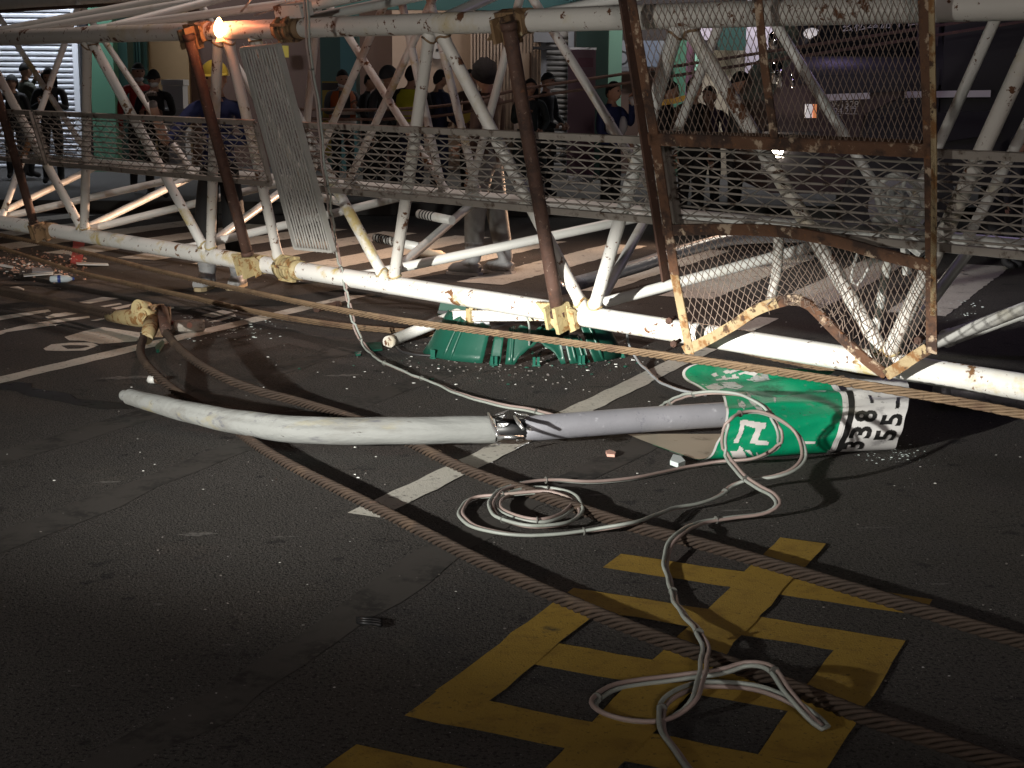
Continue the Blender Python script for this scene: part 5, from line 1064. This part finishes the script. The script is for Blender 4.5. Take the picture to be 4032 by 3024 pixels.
for k in range(4):
    h = (.36, .36, .30, .42)[k]; lab = ('lowest', 'second lowest', 'third', 'topmost')[k]
    root = thing('foam_box', 'white foam box, %s of the stack behind the masked person' % lab, 'foam box', V((fx(692, 23), 23, zb)), 'stacked foam boxes'); x0, x1 = fx(650, 23), fx(735 - 2 * k, 23)
    mb = MB(); mb.bb((x0, 22.8, zb), (x1, 23.15, zb + h * .78)); build(mb, 'tub', 'foam_white', root); mb = MB(); mb.bb((x0 - .015, 22.78, zb + h * .78 + .004), (x1 + .015, 23.17, zb + h - .006)); build(mb, 'lid', 'foam_white', root); zb += h
r_, z0, z1 = solo('notice_board', 'yellow printed notice board beside the orange vest', 'notice board', 1268, 1332, 320, 480, 21.5, .03, 'notice_yellow', zlo=.55)
mb = MB(); mb.bb((fx(1266, 21.5), 21.485, z1 - .12), (fx(1334, 21.5), 21.5, z1 - .02)); build(mb, 'black_heading', 'truck_black', r_)
for xx in (1272, 1328): mb = MB(); mb.bb((fx(xx, 21.5) - .015, 21.53, PZ), (fx(xx, 21.5) + .015, 21.56, z1)); build(mb, 'leg', 'galvanised', r_)
r_, z0, z1 = solo('yellow_sign', 'small yellow sign on the dark wall behind the worker', 'sign', 1098, 1138, 180, 226, 25.7, .04, 'notice_yellow')
wc = thing('wall_clock', 'round pale wall clock on the brown wall', 'clock', V((fx(1722, 25.4), 25.4, fz(200, 25.4) - .2))); c = V((fx(1722, 25.4), 25.4, fz(200, 25.4))); mb = MB(); mb.tube([c, c + V((0, -.05, 0))], .14, 22); build(mb, 'dial', 'foam_white', wc); mb = MB(); mb.tube([c + V((0, -.04, 0)), c + V((0, -.06, 0))], .025, 10); build(mb, 'hub', 'truck_black', wc)
for (pts, lab) in (([(2600, 405), (2650, 398), (2700, 385)], 'yellow caution tape strung left behind the wire mesh'), ([(2955, 428), (2985, 433), (3015, 438)], 'yellow caution tape strung beside the capped person')):
    mb = MB(); P = [atY(x, y, 16.6) for x, y in pts]; vs = []
    for q in P: vs += [q + V((0, 0, .03)), q - V((0, 0, .03)), q + V((0, .004, .03)), q + V((0, .004, -.03))]
    fs = []
    for i in range(len(P) - 1): o = i * 4; fs += [(o, o + 1, o + 5, o + 4), (o + 2, o + 6, o + 7, o + 3), (o, o + 4, o + 6, o + 2), (o + 1, o + 3, o + 7, o + 5)]
    mb.add(vs, fs); build(mb, 'caution_tape', 'tape_yellow', None, lab, 'tape')

# ------------------------------------------------------------------ dark truck at the right
TY = 13.9
def tx(px): return atY(px, 300, TY).x
def tz(py, px=3300): return atY(px, py, TY).z
tr = thing('truck', 'dark lorry parked behind the wire mesh with a lit headlamp', 'truck', V((tx(3500), TY + 1.2, 0)))
def prof(pts, y0, y1, mt, name, par=None):
    mb = MB(); mb.prism([(x, y0, z) for x, z in pts], V((0, y1 - y0, 0))); return build(mb, name, mt, par or tr)
x0 = tx(3035)
cabp = [(x0 + .05, .62), (x0, .9), (x0 + .02, 1.45), (x0 + .16, 1.75), (x0 + .42, 2.05), (x0 + .55, 2.75), (x0 + .7, 2.9), (tx(3700), 2.9), (tx(3700), .62)]
prof(cabp, TY + .12, TY + 2.3, 'truck_maroon', 'cab')
# bulging side tank with a rounded lower edge that catches the purple light
mb = MB(); n = 12; vs = []
for i in range(n + 1):
    a = math.pi * (0.5 + 0.55 * i / n); r_ = .62; yy_, zz_ = TY + .66 + math.cos(a) * r_ * .95 , 2.25 + math.sin(a) * r_ if i == 0 else 2.25 + math.sin(a) * r_
    for xx in (tx(3150), tx(3300), tx(3480), tx(3720)): vs.append((xx, yy_ - .02 * (xx == tx(3300)), zz_ - .55))
mb.add(vs, [(i * 4 + k, i * 4 + k + 1, i * 4 + 5 + k, i * 4 + 4 + k) for i in range(n) for k in range(3)], 0, True); build(mb, 'side_tank', 'truck_dark', tr)
prof([(tx(3190), tz(300)), (tx(3700), tz(270)), (tx(3700), tz(350)), (tx(3230), tz(375))], TY + .02, TY + .3, 'truck_black', 'side_rail')
for a, b in ((3240, 3425), (3565, 3900)):
    prof([(tx(a), tz(372 if a < 3400 else 358)), (tx(b), tz(364 if a < 3400 else 350)), (tx(b), tz(388 if a < 3400 else 377)), (tx(a), tz(398 if a < 3400 else 383))], TY - .04, TY, 'truck_strip', 'white_strip')
prof([(tx(3400), tz(560)), (tx(3425), tz(450)), (tx(3560), tz(380)), (tx(3700), tz(380)), (tx(3700), tz(560))], TY - .02, TY + .25, 'truck_black', 'fender')
prof([(tx(3380), tz(640)), (tx(3455), tz(470)), (tx(3575), tz(405)), (tx(3590), tz(425)), (tx(3490), tz(490)), (tx(3420), tz(640))], TY - .05, TY - .02, 'truck_dark', 'fender_edge')
prof([(tx(3720), .7), (tx(3720), 3.2), (tx(5200), 3.2), (tx(5200), .7)], TY + .1, TY + 2.4, 'truck_black', 'cargo_box')
prof([(tx(3690), tz(440)), (tx(3960), tz(430)), (tx(3960), tz(520)), (tx(3690), tz(560))], TY - .01, TY + .1, 'truck_dark', 'skirt_panel')
for px in (3570, 4150):
    c = V((tx(px), TY + .02, .52)); mb = MB(); mb.tube([c, c + V((0, .28, 0))], .52, 28); w_ = build(mb, 'wheel', 'dark_rubber', tr); mb = MB(); mb.tube([c + V((0, -.012, 0)), c + V((0, .02, 0))], .28, 22); build(mb, 'rim', 'galvanised', w_)
for (xa, ya, xb, yb, r) in ((3052, 235, 3048, 330, .03), (3075, 228, 3070, 345, .022), (3118, 290, 3122, 345, .02)):
    mb = MB(); mb.tube([atY(xa, ya, TY - .12), atY(xb, yb, TY - .12)], r, 10); build(mb, 'chrome_pipe', 'chrome', tr)
mb = MB(); mb.sphere(atY(3050, 160, TY - .15), (.06, .05, .09), 12, 8); build(mb, 'mirror', 'chrome', tr)
mb = MB(); mb.sphere(atY(3196, 132, TY + .1), (.075, .05, .05), 12, 8); build(mb, 'roof_lamp', 'lamp_white_dim', tr)
hc_ = atY(3048, 597, TY - .06); mb = MB(); mb.box(hc_, (.075, .05, .05)); build(mb, 'headlamp', 'lamp_lit', tr); mb = MB(); mb.box(atY(3045, 574, TY - .06), (.085, .05, .02)); build(mb, 'headlamp_reflector', 'lamp_lit', tr)
mb = MB(); mb.box(atY(3185, 437, TY - .05), (.032, .03, .06)); build(mb, 'marker_lamp', 'lamp_white_dim', tr); mb = MB(); mb.box(atY(3205, 437, TY - .05), (.018, .03, .06)); build(mb, 'indicator_lamp', 'lamp_orange', tr)
prof([(tx(3010), tz(520)), (tx(3240), tz(520)), (tx(3240), tz(690)), (tx(3010), tz(690))], TY, TY + .35, 'truck_black', 'bumper')
prof([(x0 + .22, 1.85), (x0 + .45, 2.1), (x0 + .56, 2.7), (x0 + 1.3, 2.7), (x0 + 1.3, 1.85)], TY + .06, TY + .13, 'glass_dark', 'side_window')
for body, px, py, sz in (('EV-1328', 3318, 412, .085), ('24.2立', 3330, 438, .08), ('大', 3300, 463, .08)): wtext(body, sz, atY(px, py, TY + .10), V((1, 0, .01)), V((0, 0, 1)), 'truck_text', 'lettering', tr)
wtext('玄松翠游十仁行', .115, atY(3490, 92, TY - .02), V((1, 0, .10)), V((-.0, 0, 1)), 'truck_text', 'lettering', tr)
headlamp('truck_headlamp_light', V((hc_.x - .1, TY + 1.75, hc_.z)), 5200, (1.0, .62, .40), math.atan2(-5.9, -3.4), el=(-0.02, -0.07, -0.16, -0.5), width=3.2, low=.5, floor=.02)
mb = MB(); mb.box(V((hc_.x, TY + 1.75, hc_.z)), (.05, .09, .05)); build(mb, 'headlamp', 'lamp_lit', tr)
fl = thing('traffic_signal', 'dark signal pole with a small bright white lamp at the right edge', 'signal', V((*at(3985, 700).xy, 0)))
mb = MB(); mb.tube([V((*atY(3985, 380, 15).xy, 0)), atY(3985, -60, 15)], .045, 12); build(mb, 'post', 'truck_black', fl); mb = MB(); mb.box(atY(3950, 210, 15), (.06, .06, .22)); build(mb, 'signal_head', 'truck_black', fl)
mb = MB(); mb.sphere(atY(3990, 382, 14.9), .03, 10, 8); build(mb, 'lamp', 'lamp_lit_white', fl)
mb = MB(); mb.box(atY(3960, 165, 14.9), (.03, .03, .02)); build(mb, 'orange_panel', 'lamp_orange', fl)

# ------------------------------------------------------------------ small debris
random.seed(11)
bt = thing('plastic_bottle', 'crushed clear plastic bottle with blue label on the asphalt at left', 'bottle', V((*at(240, 1108).xy, 0))); c = at(242, 1098, .03); d = V((.95, .2, 0)).normalized()
mb = MB(); mb.tube([c - d * .09, c - d * .08, c - d * .02, c + d * .05, c + d * .075, c + d * .085], [.018, .027, .03, .029, .016, .012], 12); build(mb, 'bottle_body', 'bottle_plastic', bt); mb = MB(); mb.tube([c - d * .03, c - d * .005], .0315, 12); build(mb, 'label_band', 'bottle_label', bt); mb = MB(); mb.tube([c + d * .085, c + d * .1], .014, 10); build(mb, 'bottle_cap', 'bottle_label', bt)
ys = thing('yellow_foam_block', 'small bright yellow foam block on the asphalt under the boom', 'foam block', V((*at(1270, 1108).xy, 0))); mb = MB(); mb.box(at(1268, 1094, .028), (.065, .03, .026), (V((.99, .1, 0)), V((-.1, .99, 0)), V((0, 0, 1)))); build(mb, 'block', 'yellow_plastic', ys); mb = MB(); mb.tube([at(1300, 1095, .03), at(1355, 1088, .02)], .006, 6); build(mb, 'wire_tail', 'black_plastic', ys)
def lump(name, label, cat, px, py, size, mt, sq=(1, .6, .35), seed=0, parts=None):
    rnd = random.Random(seed); c = at(px, py, size * sq[2] * .9); mb = MB(); mb.sphere(c, (size * sq[0], size * sq[1], size * sq[2]), 12, 8, fn=lambda q: q * (1 + .22 * math.sin(q.x * 5 + seed) * math.cos(q.y * 6 + seed * 2)))
    return build(mb, name, mt, None, label, cat)
lump('work_glove', 'cream work glove lying just under the near boom chord', 'glove', 1450, 1108, .085, 'cream_cloth', (1, .55, .3), 3)
lump('cushion', 'cream cushion lying on the crosswalk behind the near chord', 'cushion', 1690, 1002, .15, 'cream_cloth', (1, .5, .28), 5)
lump('work_glove', 'pale crumpled glove between the near chord and the cream cushion', 'glove', 1600, 1040, .06, 'cream_cloth', (1, .6, .4), 8)
def shard(name, label, cat, pts, z, th, mt):
    mb = MB(); P = [at(x, y, z) for x, y in pts]; mb.prism(P[::-1], V((0, 0, th))); return build(mb, name, mt, None, label, cat)
shard('metal_strip', 'white strip of trim lying beside the red paint at left', 'trim strip', [(300, 1036), (425, 1040), (428, 1046), (302, 1043)], .012, .008, 'chip_white')
shard('metal_strip', 'white bent trim strip lying in the rubble at the left edge', 'trim strip', [(92, 1082), (210, 1074), (210, 1081), (94, 1090)], .012, .008, 'chip_white')
shard('metal_strip', 'short white trim strip above the blue bottle', 'trim strip', [(214, 1082), (246, 1082), (246, 1088), (214, 1088)], .01, .008, 'chip_white')
shard('metal_strip', 'thin white trim strip at the far left edge in the rubble', 'trim strip', [(-30, 1036), (52, 1051), (52, 1057), (-30, 1044)], .012, .008, 'chip_white')
shard('metal_strip', 'curled white plastic strip above the left thick rope', 'trim strip', [(38, 1136), (70, 1131), (95, 1141), (92, 1146), (68, 1138)], .01, .008, 'chip_white')
shard('cardboard_piece', 'flat grey board piece lying in the rubble at left', 'board', [(128, 1058), (200, 1058), (212, 1072), (126, 1074)], .004, .01, 'board_gray')
shard('green_shard', 'small green plastic shard pinned under the hanging cable', 'plastic shard', [(1428, 1356), (1500, 1352), (1506, 1380), (1470, 1384), (1450, 1366)], .004, .01, 'green_plastic')
shard('green_shard', 'tiny pale green glassy shard left of the hanging cable', 'plastic shard', [(1396, 1392), (1424, 1388), (1420, 1400), (1402, 1402)], .004, .01, 'green_glassy')
shard('glass_shard', 'bent clear glass shard in front of the folded sign', 'glass shard', [(2638, 1830), (2650, 1805), (2680, 1812), (2698, 1832), (2670, 1842)], .004, .02, 'chip_glass')
shard('plastic_wrap', 'crumpled clear plastic wrap under the middle chord bracket', 'plastic wrap', [(2280, 1270), (2330, 1262), (2350, 1275), (2320, 1290), (2290, 1288)], .10, .03, 'chip_glass')
shard('paper_scrap', 'crumpled pink paper scrap left of the folded sign', 'paper scrap', [(2385, 1785), (2400, 1780), (2425, 1790), (2420, 1800), (2390, 1798)], .004, .012, 'hammer_pink')
shard('green_shard', 'dark green shard between the two thick ropes', 'plastic shard', [(612, 1372), (640, 1350), (648, 1356), (628, 1388), (616, 1390)], .004, .02, 'green_plastic')
cy = thing('small_canister', 'small white cylinder lying between the thick rope and the pole end', 'canister', V((*at(608, 1508).xy, 0))); c = at(606, 1495, .022); d = V((.9, -.3, 0)).normalized(); mb = MB(); mb.tube([c - d * .03, c + d * .01], .021, 12); build(mb, 'canister_body', 'chip_white', cy); mb = MB(); mb.tube([c + d * .01, c + d * .032], .02, 12); build(mb, 'canister_end', 'clevis_brown', cy)
bk = thing('black_clip', 'black ribbed plastic clip alone on the dark foreground asphalt', 'plastic clip', V((*at(1452, 2445).xy, 0)))
for k in range(3): mb = MB(); mb.tube(spline([at(1408, 2432 + k * 9, .012), at(1440, 2436 + k * 9, .02), at(1475, 2438 + k * 9, .014), at(1502, 2444 + k * 9, .012)], .02), .006, 6); build(mb, 'rib', 'black_plastic', bk)
mb = MB(); mb.tube(spline([at(1975, 2235, .04), at(2030, 2275, .03), at(2085, 2308, .02), at(2128, 2296, .04)], .02), .0075, 8); build(mb, 'bent_rod', 'rope_rust', None, 'short bent steel rod lying against the foreground rope', 'steel rod')
mb = MB(); mb.tube([at(1540, 1118, .02), at(1543, 1150, .02)], .016, 8); mb.box(at(1540, 1148, .02), (.02, .02, .018)); build(mb, 'steel_pin', 'galvanised', None, 'small grey steel pin standing under the near chord', 'pin') 
# loose chips, rubble and glass crumbs
def scatter(name, mt, n, region, size, lab, seed, flat=.4, bias=None):
    rnd = random.Random(seed); mb = MB()
    for _ in range(n):
        x, y = region(rnd); c = at(x, y, 0); s_ = size * (0.35 + rnd.random() ** 3 * 1.9); a = rnd.uniform(0, 6.28); h = s_ * flat
        p = [V((math.cos(a + q) * s_ * rnd.uniform(.6, 1.2), math.sin(a + q) * s_ * rnd.uniform(.4, .9), 0.0)) for q in (0, 1.5, 3.1, 4.6)]
        mb.add([c + q + V((0, 0, .001)) for q in p] + [c + q * .6 + V((0, 0, h)) for q in p], [(4, 5, 6, 7), (0, 1, 5, 4), (1, 2, 6, 5), (2, 3, 7, 6), (3, 0, 4, 7)])
    return build(mb, name, mt, None, lab, None, None, 'stuff')
scatter('white_chips', 'chip_white', 400, lambda r: (r.uniform(0, 4032), 1000 + r.random() ** 1.6 * 950), .0042, 'tiny white chips scattered over the asphalt', 1)
scatter('white_chips', 'chip_white', 120, lambda r: (r.gauss(2000, 330), r.gauss(1415, 55)), .006, 'white chips around the green shells', 2)
scatter('white_chips', 'chip_white', 90, lambda r: (r.uniform(200, 4000), r.uniform(1900, 2950)), .0028, 'sparse chips on the foreground asphalt', 3)
scatter('brick_rubble', 'chip_rubble', 520, lambda r: (r.uniform(-60, 340), r.gauss(1045, 26)), .009, 'brown rubble piled at the left edge', 4, .8)
scatter('white_chips', 'chip_white', 120, lambda r: (r.uniform(-60, 300), r.gauss(1050, 28)), .009, 'pale chips among the rubble at left', 5)
scatter('glass_crumbs', 'chip_glass', 260, lambda r: (r.gauss(880, 120), r.gauss(1290, 24)), .006, 'bluish glass crumbs beside the hammer', 6)
scatter('glass_crumbs', 'chip_glass', 140, lambda r: (r.gauss(3530, 60), r.gauss(1790, 22)), .004, 'glass crumbs at the right end of the sign', 7)
scatter('glass_crumbs', 'chip_glass', 120, lambda r: (r.gauss(3750, 60), r.gauss(1215, 22)), .006, 'glass crumbs behind the frame', 8)

mat('grit', (0.12, 0.11, 0.10), 0.9, var=0.4, scale=30)
scatter('road_grit', 'grit', 1100, lambda r: (r.uniform(0, 4032), 1050 + r.random() ** 1.3 * 1950), .0028, 'fine grey grit over the asphalt', 12, .7)
scatter('road_grit', 'grit', 500, lambda r: (r.gauss(2050, 300), r.gauss(1425, 40)), .005, 'grey grit gathered around the green shells', 13, .7)
scatter('green_splinters', 'green_plastic', 90, lambda r: (r.gauss(2000, 330), r.gauss(1425, 35)), .009, 'green plastic splinters around the shells', 14, .5)
